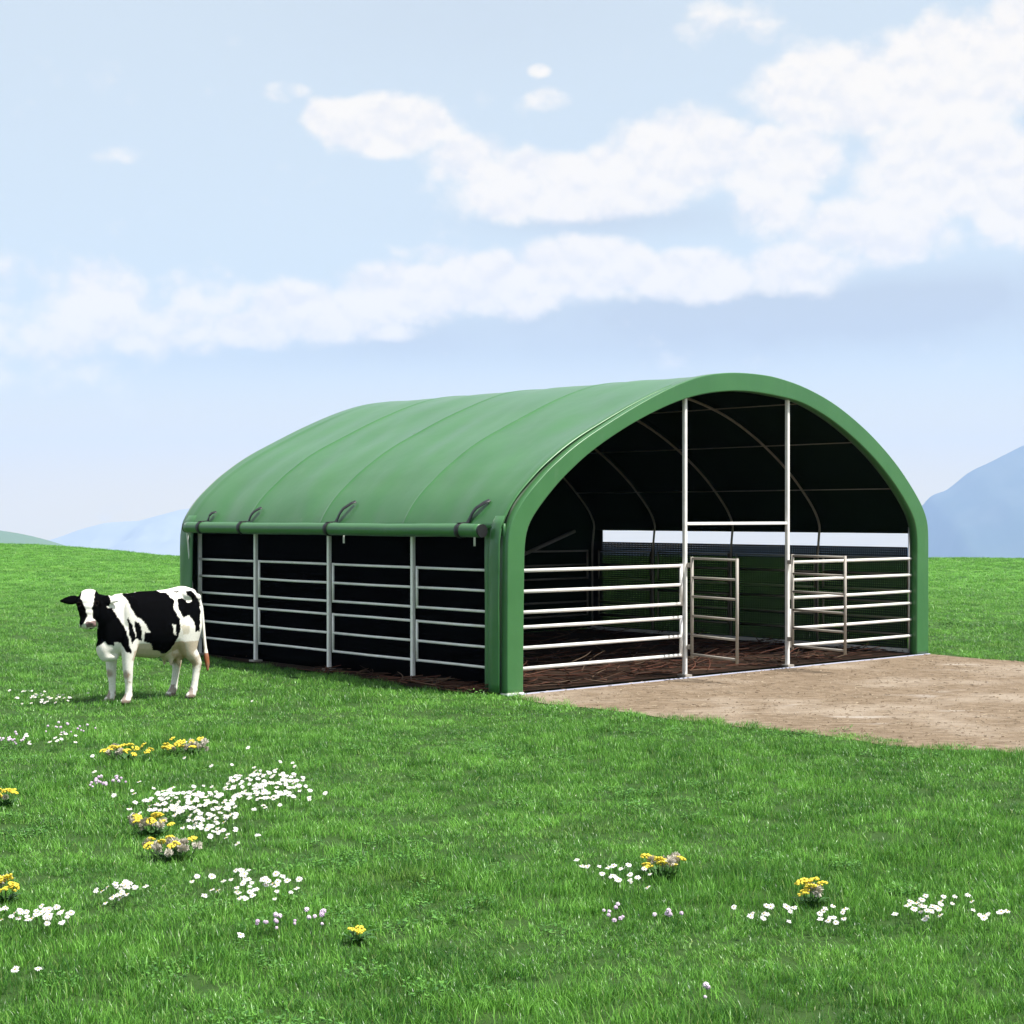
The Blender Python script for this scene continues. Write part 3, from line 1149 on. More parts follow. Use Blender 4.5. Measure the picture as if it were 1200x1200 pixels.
# ------------------------------------------------------------------ cow
def build_cow():
    bm = bmesh.new()

    def blob(c, ax, ay, az, rot=None):
        mtx = Matrix.Translation(Vector(c)) @ (rot.to_4x4() if rot else Matrix.Identity(4)) @ Matrix.Diagonal((ax, ay, az, 1))
        bmesh.ops.create_icosphere(bm, subdivisions=3, radius=1.0, matrix=mtx)

    def chain(pts, n=7):
        """pts: (x,y,z,rx,ry,rz)"""
        P = [np.array(p, float) for p in pts]
        for i in range(len(P) - 1):
            for k in range(n):
                t = k / n
                q = P[i] * (1 - t) + P[i + 1] * t
                blob(q[:3], *q[3:])
        blob(P[-1][:3], *P[-1][3:])

    # trunk
    chain([(-0.43, 0, .93, .07, .15, .13), (-0.34, 0, .89, .14, .205, .245), (-0.18, 0, .80, .16, .235, .33), (0.0, 0, .775, .18, .25, .345), (0.16, 0, .785, .17, .225, .335),
           (0.32, 0, .785, .14, .18, .315), (0.46, 0, .76, .10, .145, .27), (0.545, -0.01, .72, .07, .115, .21)], 6)
    chain([(-0.46, 0, 1.075, .05, .05, .05), (-0.34, 0, 1.10, .10, .12, .055), (-0.1, 0, 1.065, .10, .08, .05), (0.15, 0, 1.05, .10, .07, .045), (0.33, 0, 1.055, .09, .06, .05), (0.42, 0, 1.04, .07, .055, .06)], 6)
    for s in (-1, 1):
        blob((-0.32, s * .145, 1.07), .075, .06, .055)                     # hook bones
        blob((-0.485, s * .075, 1.035), .035, .035, .04)                   # pin bones
        blob((0.33, s * .135, .86), .10, .065, .22)                        # shoulder
    # brisket and neck
    chain([(0.48, 0, .62, .09, .10, .12), (0.575, -.01, .57, .065, .075, .11), (0.555, 0, .49, .055, .06, .06), (0.47, 0, .48, .06, .06, .05)], 4)
    chain([(0.36, 0, .88, .13, .14, .19), (0.48, 0, .88, .11, .115, .20), (0.59, -.005, .92, .09, .095, .18), (0.67, -.02, .985, .08, .088, .135)], 6)
    # head: its own frame, turned left towards the viewer
    f = Vector((0.62, 0.78, 0)).normalized()
    lx = Vector((-f.y, f.x, 0))
    dn = Vector((0, 0, -1))
    poll = Vector((0.715, -0.03, 1.10))
    axis = (dn * 0.92 + f * 0.40).normalized()
    out = axis.cross(lx).normalized()
    if out.dot(f) < 0: out = -out
    rot = Matrix((lx, out, axis)).transposed()

    def head(t, o, wl, wo, wa, s=0.0):
        c = poll + axis * (t * 0.81) + out * o + lx * s
        blob(c, wl * 1.10, wo, wa * 0.9, rot)
    for (t, o, wl, wo, wa) in ((0.0, .0, .085, .075, .06), (.06, .0, .108, .095, .07), (.12, .0, .112, .105, .07), (.18, .0, .098, .10, .07), (.24, -.005, .083, .088, .07), (.30, -.012, .072, .076, .06), (.35, -.012, .074, .070, .05), (.385, -.012, .076, .066, .045)):
        head(t, o, wl, wo, wa)
    head(-0.03, 0.01, .06, .04, .035)
    for s in (-1, 1):
        head(.115, .062, .026, .026, .032, s * .088)                       # eye bulge
        head(.385, .045, .024, .022, .020, s * .038)                       # nostril wing
        # ears
        e0 = poll + axis * .045 + lx * s * .095
        for k in range(9):
            t = k / 8
            wdt = .052 * math.sin(math.pi * (0.18 + 0.74 * t)) ** 0.8
            c = e0 + lx * s * (.165 * t) + Vector((0, 0, -.012 * t * t + .006)) - out * .03
            blob(c, .03, .018, max(.016, wdt), rot)
    # legs
    for s in (-1, 1):
        st = 0.0 if s > 0 else 0.035
        y = s * .125
        chain([(.35, y * 1.0, .70, .105, .075, .13), (.36 + st, y, .56, .085, .068, .09), (.375 + st, y, .44, .060, .055, .06), (.375 + st, y, .335, .050, .050, .045), (.37 + st, y, .29, .046, .045, .04),
               (.365 + st, y, .20, .036, .034, .04), (.365 + st, y, .12, .036, .035, .03), (.37 + st, y, .085, .043, .042, .03)], 6)
        chain([(.375 + st, y, .075, .040, .040, .03), (.395 + st, y, .045, .050, .046, .03), (.405 + st, y, .026, .056, .050, .026)], 4)
    for s in (-1, 1):
        st = -0.01 if s > 0 else 0.055
        y = s * .135
        chain([(-.33, y * .9, .88, .16, .105, .16), (-.315, y * 1.05, .74, .165, .105, .14), (-.305, y * 1.05, .62, .14, .09, .10), (-.335, y, .50, .085, .068, .08), (-.40 + st * .7, y, .415, .062, .052, .06),
               (-.425 + st, y, .36, .052, .046, .05), (-.415 + st, y, .27, .040, .036, .05), (-.40 + st, y, .18, .037, .034, .04), (-.39 + st, y, .12, .039, .037, .03), (-.38 + st, y, .085, .045, .042, .03)], 6)
        chain([(-.375 + st, y, .075, .042, .040, .03), (-.355 + st, y, .045, .052, .046, .03), (-.345 + st, y, .026, .058, .050, .026)], 4)
    # udder
    blob((-.20, 0, .49), .125, .12, .10)
    blob((-.28, 0, .50), .10, .12, .12)
    for ax_, ay_ in ((-.17, .06), (-.17, -.06), (-.26, .06), (-.26, -.06)):
        chain([(ax_, ay_, .42, .026, .026, .03), (ax_, ay_, .365, .017, .017, .02)], 3)
    # tail
    chain([(-.49, .0, 1.06, .035, .03, .035), (-.535, .01, 1.02, .026, .024, .03), (-.56, .03, .92, .022, .02, .03), (-.565, .05, .78, .019, .018, .03), (-.565, .075, .62, .018, .017, .03), (-.57, .09, .50, .019, .018, .03),
           (-.575, .10, .42, .028, .024, .04), (-.58, .11, .35, .026, .022, .04), (-.58, .115, .29, .014, .013, .03)], 9)
    me = bpy.data.meshes.new('cow_raw')
    bm.to_mesh(me)
    bm.free()
    tmp = bpy.data.objects.new('cow_raw', me)
    col.objects.link(tmp)
    rm = tmp.modifiers.new('r', 'REMESH')
    rm.mode = 'VOXEL'
    rm.voxel_size = 0.0095
    rm.use_smooth_shade = True
    s_ = tmp.modifiers.new('s', 'SMOOTH')
    s_.factor = 0.5
    s_.iterations = 5
    dg = bpy.context.evaluated_depsgraph_get()
    new = bpy.data.meshes.new_from_object(tmp.evaluated_get(dg))
    bpy.data.objects.remove(tmp)
    new.name = 'cow'
    # coat: patches drawn over the flank in the cow's own side plane
    nv_ = len(new.vertices)
    co = np.empty(nv_ * 3)
    new.vertices.foreach_get('co', co)
    co = co.reshape(-1, 3)
    no = np.empty(nv_ * 3)
    new.vertices.foreach_get('normal', no)
    no = no.reshape(-1, 3)
    view = np.array([0.552, 0.834])                    # flank direction the patches are laid out on

    def uv(c):
        ex = -0.862 * c[:, 0] + 0.552 * c[:, 1]
        dyy = -0.707 * c[:, 0] - 0.707 * c[:, 1]
        sc = 115.1 * (1 - dyy / 16.65)
        jit = np.array([[mnoise.noise(Vector(q * 22)), mnoise.noise(Vector(q * 22 + 7.3))] for q in c])
        return np.stack([((179.8 + 115.1 * ex) - 50) * 5.4545 + jit[:, 0] * 7, ((602.2 + sc * (1.9 - c[:, 2])) - 660) * 5.4545 + jit[:, 1] * 9], 1)

    facing = (no[:, 0] * view[0] * 1.0 + no[:, 1] * view[1]) > -0.12
    hd = (co - np.array(poll)) @ np.array(f)
    headish = (co[:, 0] > 0.56) & (co[:, 2] > 0.66) & (hd > -0.075)
    poll_uv = 17.0
    c2 = co.copy()
    mir = (~facing) & (~headish)
    c2[mir, 1] *= -1
    c2[mir, 0] = c2[mir, 0] * 0.93 + 0.05
    P = uv(c2)
    P[headish, 0] -= poll_uv

    def inp(poly):
        x, y = P[:, 0], P[:, 1]
        c = np.zeros(nv_, bool)
        j = len(poly) - 1
        for i in range(len(poly)):
            xi, yi = poly[i]
            xj, yj = poly[j]
            cond = ((yi > y) != (yj > y)) & (x < (xj - xi) * (y - yi) / ((yj - yi) + 1e-9) + xi)
            c ^= cond
            j = i
        return c

    black = np.zeros(nv_, bool)
    for poly in (
        [(300, 300), (375, 262), (430, 300), (445, 285), (480, 335), (520, 395), (545, 450), (560, 520), (574, 578), (532, 562), (510, 512), (460, 500), (462, 532), (400, 506), (345, 545), (312, 505), (300, 440)],
        [(545, 335), (562, 370), (592, 440), (598, 480), (575, 515), (556, 440)],
        [(592, 362), (620, 385), (637, 430), (634, 500), (600, 480)],
        [(508, 197), (560, 185), (700, 170), (790, 190), (843, 240), (835, 292), (872, 350), (884, 412), (862, 482), (822, 545), (770, 580), (702, 552), (692, 515), (650, 498), (655, 440), (692, 445), (652, 380), (600, 342), (570, 285), (540, 232)],
        [(862, 228), (890, 220), (930, 252), (962, 238), (908, 182), (950, 178), (1002, 225), (1014, 300), (1006, 430), (978, 442), (970, 375), (930, 328), (902, 352), (872, 302)],
        [(842, 172), (875, 178), (868, 188), (845, 182)],
        [(206, 185), (240, 160), (335, 160), (380, 195), (390, 270), (378, 400), (345, 420), (250, 412), (222, 370), (206, 300)],
    ):
        black |= inp(poly)
    ears = (inp([(90, 180), (212, 180), (218, 280), (90, 280)]) | inp([(362, 170), (500, 170), (500, 275), (362, 275)])) & headish
    black |= ears
    white = inp([(828, 390), (856, 388), (852, 462), (842, 455)]) | inp([(425, 196), (448, 198), (446, 213), (430, 210)])
    blaze = inp([(243, 140), (334, 140), (326, 230), (314, 290), (320, 345), (342, 372), (346, 418), (250, 412), (252, 395), (276, 362), (286, 340), (268, 285), (246, 225)]) & headish
    black &= ~white
    black &= ~blaze
    colr = np.tile(np.array([0.76, 0.73, 0.66]), (nv_, 1))
    big = np.array([mnoise.noise(Vector(q * 6)) for q in co])
    colr *= (1 + 0.06 * big)[:, None]

    def tint(mask, c, a):
        colr[mask] = colr[mask] * (1 - a) + np.array(c) * a

    tint((co[:, 2] < 0.60) & (no[:, 2] < -0.15) & (co[:, 0] < 0.4), (0.46, 0.33, 0.20), 0.65)
    tint(inp([(835, 500), (905, 495), (920, 560), (915, 640), (870, 660), (825, 590)]), (0.42, 0.27, 0.14), 0.55)
    tint(inp([(885, 400), (940, 400), (935, 455), (900, 450)]), (0.45, 0.36, 0.22), 0.5)
    fine_ = np.array([mnoise.noise(Vector(q * 17 + 3.1)) for q in co])

    def soft(z, half, extra, c, a):
        k = np.clip(1.25 - ((co[:, 2] - z) / half) ** 2 + 0.9 * fine_, 0, 1) * extra * a
        colr[:] = colr * (1 - k)[:, None] + np.array(c) * k[:, None]

    soft(0.30, 0.045, np.clip((no[:, 0] + 0.1) * 1.5, 0, 1) * (co[:, 0] > 0.2), (0.26, 0.15, 0.10), 0.7)
    soft(0.385, 0.07, np.clip(0.5 + fine_, 0, 1) * (co[:, 0] < -0.2), (0.30, 0.20, 0.11), 0.7)
    colr[black] = (0.0028, 0.0028, 0.0032)
    tint((co[:, 2] < 0.13) & (fine_ > 0.05), (0.17, 0.10, 0.075), 0.7)
    tint((co[:, 2] < 0.045 + 0.01 * fine_), (0.16, 0.115, 0.09), 0.8)
    tint(inp([(276, 372), (334, 366), (338, 408), (280, 410)]) & headish, (0.13, 0.065, 0.065), 0.9)
    for cx, cy in ((233, 262), (343, 252)):
        d = ((P[:, 0] - cx) / 10) ** 2 + ((P[:, 1] - cy) / 11) ** 2
        tint((d < 1) & headish, (0.005, 0.004, 0.004), 1.0)
        tint((d > 1) & (d < 2.2) & headish, (0.06, 0.038, 0.03), 0.5)
    sw = (co[:, 0] < -0.545) & (co[:, 2] < 0.46)
    tint(sw, (0.26, 0.075, 0.025), 0.9)
    att = new.color_attributes.new('coat', 'FLOAT_COLOR', 'POINT')
    att.data.foreach_set('color', np.concatenate([colr, np.ones((nv_, 1))], 1).astype(np.float32).ravel())
    for p in new.polygons: p.use_smooth = True
    new.materials.clear()
    new.materials.append(M['coat'])
    cow = bpy.data.objects.new('cow', new)
    col.objects.link(cow)
    cow.location = (-3.65, 16.65, 0.0)
    # local x is forward (-.707,-.707), local y is the cow's left (.707,-.707)
    cow.rotation_euler = (0, 0, math.atan2(-0.707, -0.707))
    tag(cow, 'black and white cow standing in the grass beside the shelter, looking at the camera', 'cow')


build_cow()

# ------------------------------------------------------------------ grass
protos = bpy.data.collections.new('grass_tufts')


def tuft(nbl, spread, lmin, lmax, wd):
    bm = bmesh.new()
    for i in range(nbl):
        a = random.uniform(0, 2 * math.pi)
        rr = spread * math.sqrt(random.random())
        base_ = Vector((math.cos(a) * rr, math.sin(a) * rr, -0.005))
        az = random.uniform(0, 2 * math.pi)
        L = random.uniform(lmin, lmax)
        bend = random.uniform(0.25, 1.25)
        lean = random.uniform(0.0, 0.45)
        h = Vector((math.cos(az), math.sin(az), 0))
        side = Vector((-h.y, h.x, 0))
        tw = random.uniform(-0.8, 0.8)
        side = (side * math.cos(tw) + h * math.sin(tw)).normalized()
        p = base_.copy()
        ang = lean
        hw = wd * random.uniform(0.7, 1.25) * 0.5
        prev = None
        for k in range(4):
            t = k / 3
            ww = hw * (1 - t ** 1.6)
            if k < 3: cur = (bm.verts.new(p - side * ww), bm.verts.new(p + side * ww))
            else: cur = (bm.verts.new(p),)
            if prev:
                if len(cur) == 2: bm.faces.new((prev[0], prev[1], cur[1], cur[0]))
                else: bm.faces.new((prev[0], prev[1], cur[0]))
            prev = cur
            p = p + (h * math.sin(ang) + Vector((0, 0, math.cos(ang)))) * L / 3
            ang += bend / 3
    me = bpy.data.meshes.new('grass_tuft')
    for f in bm.faces: f.smooth = True
    bm.to_mesh(me)
    bm.free()
    me.materials.append(M['grass'])
    o = bpy.data.objects.new('grass_tuft', me)
    protos.objects.link(o)


for _ in range(5): tuft(62, 0.085, 0.022, 0.060, 0.0036)
for _ in range(3): tuft(44, 0.075, 0.040, 0.095, 0.0040)


def weed(n, spread):
    """low broad-leaved weeds growing between the grass"""
    bm = bmesh.new()
    for i in range(n):
        a, q = random.uniform(0, 6.283), math.sqrt(random.random())
        p = Vector((math.cos(a) * q * spread, math.sin(a) * q * spread, random.uniform(0.018, 0.055)))
        az = random.uniform(0, 6.283)
        u = Vector((math.cos(az), math.sin(az), random.uniform(-.5, .6))).normalized() * random.uniform(0.006, 0.014)
        v = Vector((-math.sin(az), math.cos(az), random.uniform(-.4, .4))) * random.uniform(0.0035, 0.0075)
        vs = [bm.verts.new(p - u), bm.verts.new(p + v - u * .2), bm.verts.new(p + u * .8 + v * .3), bm.verts.new(p + u), bm.verts.new(p + u * .5 - v * .7), bm.verts.new(p - v - u * .2)]
        bm.faces.new(vs)
    me = bpy.data.meshes.new('weed_tuft')
    bm.to_mesh(me)
    bm.free()
    me.materials.append(M['weed'])
    protos.objects.link(bpy.data.objects.new('weed_tuft', me))


for _ in range(3): weed(70, 0.10)

edge_pts = []
for i in range(9 + 5):
    a_, b_ = Vector(dirt_poly[i]), Vector(dirt_poly[i + 1])
    edge_pts += [a_.lerp(b_, q / 12) for q in range(12)]
a_, b_ = Vector(dirt_poly[15]), Vector(dirt_poly[17])
edge_pts += [a_.lerp(b_, q / 40) for q in range(41)]
shed_poly = [(ab(a, b).x, ab(a, b).y) for a, b in ((-0.16, -0.05), (7.5, -0.05), (7.5, 6.4), (-0.13, 6.4))]


def grass_points():
    pts, scl, kind = [], [], []

    def zone(y0, y1, dens, sxy, szz):
        n = int(dens * (0.345 * (y1 * y1 - y0 * y0) + 1.6 * (y1 - y0)))
        y = np.sqrt(rng.random(n) * (y1 * y1 - y0 * y0) + y0 * y0)
        x = (rng.random(n) * 2 - 1) * (0.345 * y + 0.8)
        for xx, yy in zip(x, y):
            if inside(xx, yy, shed_poly): continue
            if inside(xx, yy, dirt_poly):
                near = min((Vector((xx, yy)) - Vector(p)).length for p in edge_pts)
                if near > 0.9 or random.random() > 0.75 * (1 - near / (0.16 + 0.75 * max(0, mnoise.noise(Vector((xx * 1.1, yy * 1.1, 8)))))): continue
            if inside(xx, yy, floor_poly) and random.random() < 0.8: continue
            nz = mnoise.noise(Vector((xx * 0.9, yy * 0.9, 0)))
            n2 = mnoise.noise(Vector((xx * 0.3, yy * 0.3, 5)))
            k = 0.95 + 0.45 * nz + 0.30 * n2
            wd_ = mnoise.noise(Vector((xx * 0.55, yy * 0.75, 11))) + 0.55 * mnoise.noise(Vector((xx * 2.1, yy * 2.4, 3)))
            if wd_ > 0.12 and random.random() < 0.035 + 0.06 * max(0, wd_ - 0.25) and yy < 30:
                kind.append(8 + random.randrange(3))
                k = 0.9
            else:
                kind.append(random.randrange(5) if random.random() < 0.72 - 0.5 * nz else 5 + random.randrange(3))
            pts.append((xx, yy, gz(xx, yy)))
            scl.append((sxy * random.uniform(0.85, 1.2), 0.86 * szz * k * random.uniform(0.8, 1.2)))
    zone(4.8, 9, 200, 0.95, 1.0)
    zone(9, 15, 125, 1.05, 1.0)
    zone(15, 24, 60, 1.35, 1.0)
    zone(24, 40, 26, 1.9, 1.0)
    zone(40, 78, 11, 2.6, 1.2)
    zone(78, 104, 7, 3.4, 1.3)
    return np.array(pts), np.array(scl), np.array(kind, dtype=np.int32)


gp, gs, gk = grass_points()
me = bpy.data.meshes.new('grass')
me.vertices.add(len(gp))
me.vertices.foreach_set('co', gp.astype(np.float32).ravel())
a_s = me.attributes.new('tuft_scale', 'FLOAT_VECTOR', 'POINT')
a_s.data.foreach_set('vector', np.stack([gs[:, 0], gs[:, 0], gs[:, 1]], 1).astype(np.float32).ravel())
a_r = me.attributes.new('tuft_turn', 'FLOAT_VECTOR', 'POINT')
rots = np.stack([rng.normal(0, .10, len(gp)), rng.normal(0, .10, len(gp)), rng.random(len(gp)) * 6.283], 1)
a_r.data.foreach_set('vector', rots.astype(np.float32).ravel())
a_k = me.attributes.new('tuft_kind', 'INT', 'POINT')
a_k.data.foreach_set('value', gk)
grass = bpy.data.objects.new('grass', me)
col.objects.link(grass)
ng = bpy.data.node_groups.new('grass_scatter', 'GeometryNodeTree')
ng.interface.new_socket('Geometry', in_out='INPUT', socket_type='NodeSocketGeometry')
ng.interface.new_socket('Geometry', in_out='OUTPUT', socket_type='NodeSocketGeometry')
gi, go = ng.nodes.new('NodeGroupInput'), ng.nodes.new('NodeGroupOutput')
ip = ng.nodes.new('GeometryNodeInstanceOnPoints')
ci = ng.nodes.new('GeometryNodeCollectionInfo')
ci.inputs['Collection'].default_value = protos
ci.inputs['Separate Children'].default_value = True
ci.inputs['Reset Children'].default_value = True
ip.inputs['Pick Instance'].default_value = True
na_s, na_r = ng.nodes.new('GeometryNodeInputNamedAttribute'), ng.nodes.new('GeometryNodeInputNamedAttribute')
for nd, nm in ((na_s, 'tuft_scale'), (na_r, 'tuft_turn')):
    nd.data_type = 'FLOAT_VECTOR'
    nd.inputs['Name'].default_value = nm
na_k = ng.nodes.new('GeometryNodeInputNamedAttribute')
na_k.data_type = 'INT'
na_k.inputs['Name'].default_value = 'tuft_kind'
ng.links.new(na_k.outputs[0], ip.inputs['Instance Index'])
ng.links.new(gi.outputs[0], ip.inputs['Points'])
ng.links.new(ci.outputs[0], ip.inputs['Instance'])
ng.links.new(na_s.outputs[0], ip.inputs['Scale'])
ng.links.new(na_r.outputs[0], ip.inputs['Rotation'])
ng.links.new(ip.outputs[0], go.inputs[0])
md = grass.modifiers.new('scatter', 'NODES')
md.node_group = ng
me.materials.append(M['grass'])
tag(grass, 'short lush green grass covering the whole meadow', 'grass', kind='stuff')


# ------------------------------------------------------------------ flowers
def daisy_bm(bm=None, at=(0, 0, 0), tilt=0.0, az=0.0, h=0.085, rad=0.021):
    own = bm is None
    bm = bm or bmesh.new()
    at = Vector(at)
    top = at + Vector((0.012 * math.cos(az), 0.012 * math.sin(az), h))
    tube(bm, [at + Vector((0, 0, -0.005)), at.lerp(top, 0.5) + Vector((0.004, 0, 0)), top], 0.0012, 4, mi=2)
    rot = Matrix.Rotation(tilt, 3, Vector((-math.sin(az), math.cos(az), 0)))
    n = 13
    cv = bm.verts.new(top)
    for k in range(n):
        a = 2 * math.pi * k / n
        w_ = 0.20
        r_ = rad * random.uniform(0.86, 1.1)
        dz_ = random.uniform(-.003, .003)
        q = [Vector((r_ * .6 * math.cos(a - w_), r_ * .6 * math.sin(a - w_), .001)), Vector((r_ * math.cos(a - w_ * .6), r_ * math.sin(a - w_ * .6), dz_)),
             Vector((r_ * math.cos(a + w_ * .6), r_ * math.sin(a + w_ * .6), dz_)), Vector((r_ * .6 * math.cos(a + w_), r_ * .6 * math.sin(a + w_), .001))]
        vs = [bm.verts.new(top + rot @ v) for v in q]
        bm.faces.new((cv, *vs))
    rg = [bm.verts.new(top + rot @ Vector((rad * .27 * math.cos(2 * math.pi * k / 8), rad * .27 * math.sin(2 * math.pi * k / 8), .0016))) for k in range(8)]
    tp = bm.verts.new(top + rot @ Vector((0, 0, .0055)))
    for k in range(8):
        bm.faces.new((rg[k], rg[(k + 1) % 8], tp)).material_index = 1
    return bm


daisy_meshes = []
for k in range(8):
    o = daisy_bm(tilt=random.uniform(0.15, 0.75), az=random.uniform(-2.6, -0.5), h=random.uniform(0.075, 0.105), rad=random.uniform(0.0125, 0.0175))
    mm = bpy.data.meshes.new('daisy')
    o.to_mesh(mm)
    o.free()
    for q in ('petal', 'disc', 'stem'): mm.materials.append(M[q])
    daisy_meshes.append(mm)


def place_single(name, meshes, x, y, label, cat, group, s=1.0):
    o = bpy.data.objects.new(name, random.choice(meshes))
    col.objects.link(o)
    o.location = (x, y, gz(x, y))
    o.rotation_euler = (0, 0, random.uniform(-0.6, 0.6))
    o.scale = (s, s, s)
    tag(o, label, cat, group)


def scatter_px(cx, cy, rx, ry, n, core=0.8):
    res = []
    for i in range(n):
        k = 1.0 if random.random() < core else 1.75
        while True:
            u, v = random.uniform(-1, 1), random.uniform(-1, 1)
            if u * u + v * v <= 1: break
        x, y = px_ground(cx + u * rx * k, cy + v * ry * k, 0.085)
        res.append((x, y))
    return res


DAISY = [
    (312, 921, 48, 19, 46, 'white daisy in the densest drift at the far right of the big daisy bank'),
    (222, 940, 55, 17, 44, 'white daisy in the long drift just behind the grey seeding yellow clumps'),
    (252, 970, 30, 13, 24, 'white daisy in the small drift right of the grey seeding yellow clumps'),
    (45, 1073, 42, 9, 40, 'white daisy in the dense bank at the left edge of the picture'),
    (135, 1044, 26, 7, 22, 'white daisy in the small patch between the left edge and the wide front drift'),
    (298, 1038, 56, 13, 46, 'white daisy in the wide drift in front of the grey seeding yellow clumps'),
    (742, 1028, 34, 15, 17, 'white daisy in the sparse group below the yellow clump in mid lawn'),
    (690, 1012, 22, 5, 5, 'white daisy in the loose string left of the mid lawn yellow clump'),
    (935, 1071, 60, 9, 24, 'white daisy in the scattered string below the tiny yellow clump'),
    (1102, 1063, 40, 12, 26, 'white daisy in the dense cluster at the right edge of the lawn'),
    (1165, 1072, 22, 9, 6, 'white daisy among the few standing outermost on the right'),
]
for cx, cy, rx, ry, n, lab in DAISY:
    for (x, y) in scatter_px(cx, cy, rx, ry, n):
        place_single('daisy', daisy_meshes, x, y, lab, 'daisy', 'daisies: ' + lab.split(' in the ')[-1].split(' among ')[-1], random.uniform(0.8, 1.2))
bm = bmesh.new()
for (x, y) in scatter_px(48, 818, 36, 7, 34) + scatter_px(60, 865, 50, 8, 14) + scatter_px(200, 900, 160, 30, 10) + scatter_px(312, 921, 48, 17, 105, .9) + scatter_px(222, 942, 56, 15, 115, .9) + scatter_px(255, 966, 36, 16, 22) + [px_ground(296, 823, .085), px_ground(20, 1140, .085), px_ground(45, 1136, .085), px_ground(280, 1095, .085)]:
    daisy_bm(bm, (x, y, gz(x, y)), random.uniform(0.2, 0.7), random.uniform(-2.6, -.5), random.uniform(.08, .11), random.uniform(.013, .019))
tag(obj('daisies', bm, ['petal', 'disc', 'stem'], smooth=False), 'further white daisies filling the big drift and dotted through the grass near the cow', 'daisies', kind='stuff')


def ball_bm(r, flat, spikes, seed):
    rnd = random.Random(seed)
    bm = bmesh.new()
    bmesh.ops.create_icosphere(bm, subdivisions=3, radius=1)
    for v in bm.verts:
        k = r * (1 + spikes * rnd.uniform(-1, 1))
        v.co = Vector((v.co.x * k, v.co.y * k, v.co.z * k * flat))
    return bm


def mesh_of(bm, name, mats):
    me = bpy.data.meshes.new(name)
    bm.to_mesh(me)
    bm.free()
    for m in mats: me.materials.append(M[m])
    return me


def floret_head(seed):
    rnd = random.Random(seed)
    bm = bmesh.new()
    for i in range(34):
        a, q = rnd.uniform(0, 2 * math.pi), math.sqrt(rnd.random())
        p = Vector((0.036 * q * math.cos(a), 0.036 * q * math.sin(a), 0.013 * (1 - q * q) + rnd.uniform(-.004, .004)))
        bmesh.ops.create_icosphere(bm, subdivisions=1, radius=rnd.uniform(.0065, .0105), matrix=Matrix.Translation(p) @ Matrix.Diagonal((1, 1, .7, 1)))
    return bm


def fluff_head(seed):
    rnd = random.Random(seed)
    bm = bmesh.new()
    for i in range(150):
        d = Vector((rnd.gauss(0, 1), rnd.gauss(0, 1), rnd.gauss(0, .8))).normalized()
        sd = d.orthogonal().normalized() * 0.0032
        r_ = rnd.uniform(.018, .036)
        v = [bm.verts.new(d * .003), bm.verts.new(d * r_ + sd), bm.verts.new(d * (r_ + .004)), bm.verts.new(d * r_ - sd)]
        bm.faces.new(v)
    return bm


head_meshes = [mesh_of(floret_head(k), 'flower_head', ['yellow']) for k in range(4)]
seed_meshes = [mesh_of(fluff_head(10 + k), 'seed_head', ['seed']) for k in range(3)]


def leaves_mesh(spread, n):
    bm = bmesh.new()
    for i in range(n):
        az = random.uniform(0, 2 * math.pi)
        r0 = random.uniform(0, spread * 0.6)
        p = Vector((math.cos(az) * r0, math.sin(az) * r0 * 0.6, 0))
        a2 = az + random.uniform(-.8, .8)
        h = Vector((math.cos(a2), math.sin(a2), 0))
        sd = Vector((-h.y, h.x, 0))
        L = random.uniform(0.05, 0.11)
        ang = random.uniform(0.2, 0.7)
        prev = None
        for k in range(5):
            t = k / 4
            ww = 0.011 * math.sin(math.pi * (0.15 + 0.85 * t)) * (1.3 if k % 2 else 0.8)
            cur = (bm.verts.new(p - sd * ww), bm.verts.new(p + sd * ww))
            if prev: bm.faces.new((prev[0], prev[1], cur[1], cur[0]))
            prev = cur
            p = p + (h * math.sin(ang) + Vector((0, 0, math.cos(ang)))) * L / 4
            ang += 0.32
    return bm


def yellow_clump(px, py, wpx, n_y, n_s, label):
    x, y = px_ground(px, py, 0.085)
    spread = wpx / F_PX * y / 2
    t = empty('yellow_wildflower', (x, y, gz(x, y)))
    tag(t, label, 'wildflower', 'yellow wildflower clumps in the grass')
    obj('leaves', leaves_mesh(spread, int(14 + 130 * spread)), 'leaf', t)
    stems = bmesh.new()
    heads = []
    tries = 0
    while len(heads) < n_y + n_s and tries < 900:
        tries += 1
        u = (random.uniform(-1, 1) * spread, random.uniform(-1, 1) * spread * 0.75)
        if (u[0] / spread) ** 2 + (u[1] / spread / .75) ** 2 > 1: continue
        if any(math.hypot(u[0] - q[0], u[1] - q[1]) < 0.030 for q in heads): continue
        heads.append(u)
    for i, u in enumerate(heads):
        h = (random.uniform(0.07, 0.125) if wpx > 20 else 0.06) if i < n_y else random.uniform(0.06, 0.115)
        top = Vector((u[0], u[1], h))
        tube(stems, [(u[0] * .5, u[1] * .5, 0), (u[0] * .85, u[1] * .85, h * .5), top], 0.0022, 5)
        yl = i < n_y
        o = bpy.data.objects.new('flower_head' if yl else 'seed_head', random.choice(head_meshes if yl else seed_meshes))
        col.objects.link(o)
        o.parent = t
        o.location = top
        s = random.uniform(0.6, 0.95)
        o.scale = (s, s, s)
        o.rotation_euler = (random.uniform(-.5, .6), random.uniform(-.5, .5), random.uniform(0, 6))
    obj('stems', stems, 'stem', t)


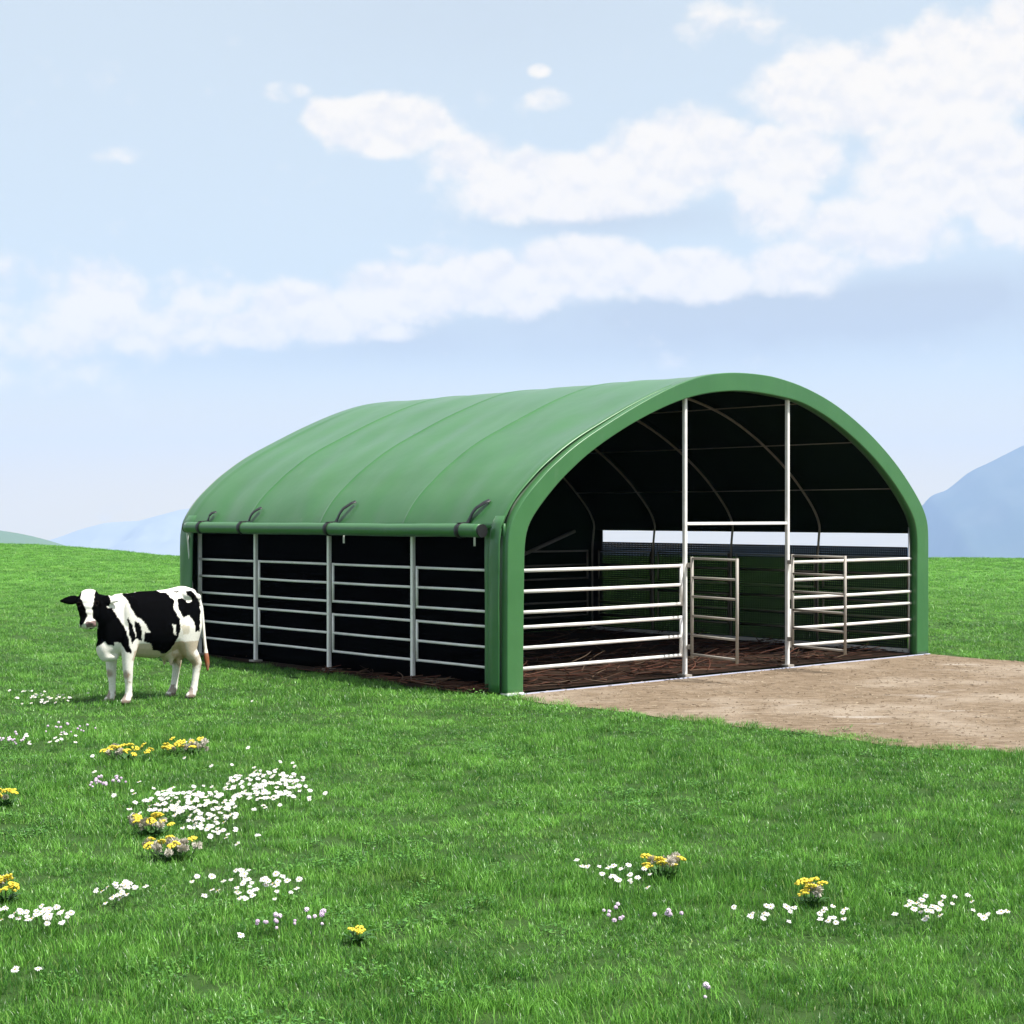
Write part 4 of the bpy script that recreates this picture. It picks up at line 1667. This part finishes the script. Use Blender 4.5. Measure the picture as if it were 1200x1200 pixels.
yellow_clump(148, 880, 62, 13, 5, 'yellow wildflower clump with bright flat heads, first one in front of the cow')
yellow_clump(217, 873, 56, 12, 9, 'yellow wildflower clump mixed with grey heads, behind the big daisy bank')
yellow_clump(177, 964, 48, 8, 9, 'half grey seeding yellow clump touching the daisy bank, the further of the pair')
yellow_clump(201, 990, 62, 7, 16, 'mostly grey seeding clump with few yellow heads and dark leaves, nearer of the pair')
yellow_clump(8, 931, 22, 5, 1, 'small yellow clump cut by the left edge, level with the daisy bank')
yellow_clump(5, 1040, 26, 6, 2, 'small yellow clump cut by the left edge, just above the left daisy bank')
yellow_clump(777, 1012, 58, 9, 6, 'yellow wildflower clump beside sparse daisies in the middle of the lawn')
yellow_clump(951, 1042, 30, 5, 2, 'tiny yellow clump above the scattered string of daisies on the right')
yellow_clump(418, 1084, 12, 2, 0, 'tiny yellow pair of heads standing alone right of the front daisy drift')

purple_meshes = []
for k in range(3):
    b = ball_bm(0.014, 0.95, 0.22, 30 + k)
    bmesh.ops.translate(b, verts=b.verts, vec=(0, 0, 0.13))
    for f in b.faces: f.material_index = 0
    tube(b, [(0, 0, -0.005), (0.004, 0, 0.06), (0, 0, 0.13)], 0.0016, 4, mi=1)
    purple_meshes.append(mesh_of(b, 'clover_flower', ['purple', 'stem']))
for cx, cy, rx, ry, n, lab in (
    (14, 865, 20, 5, 18, 'pale purple clover flower in the patch cut by the left edge'),
    (78, 853, 26, 5, 18, 'pale purple clover flower in the patch below the cow shadow'),
    (122, 914, 32, 5, 26, 'pale purple clover flower in the patch left of the big daisy bank'),
    (322, 1078, 14, 4, 9, 'pale purple clover flower in the small patch below the front drift'),
    (362, 1074, 20, 5, 9, 'pale purple clover flower in the loose patch right of the front drift'),
    (780, 1070, 22, 4, 8, 'pale purple clover flower in the patch between the two right hand daisy groups'),
    (728, 1068, 16, 12, 8, 'pale purple clover flower sprinkled below the sparse mid lawn daisies'),
    (829, 1163, 5, 8, 3, 'pale purple clover flower of three alone in the bare lawn at the front'),
):
    for (x, y) in scatter_px(cx, cy, rx, ry, n, 0.85):
        place_single('clover_flower', purple_meshes, x, y, lab, 'clover', 'clover flowers: ' + lab[len('pale purple clover flower '):], random.uniform(0.45, 0.8))
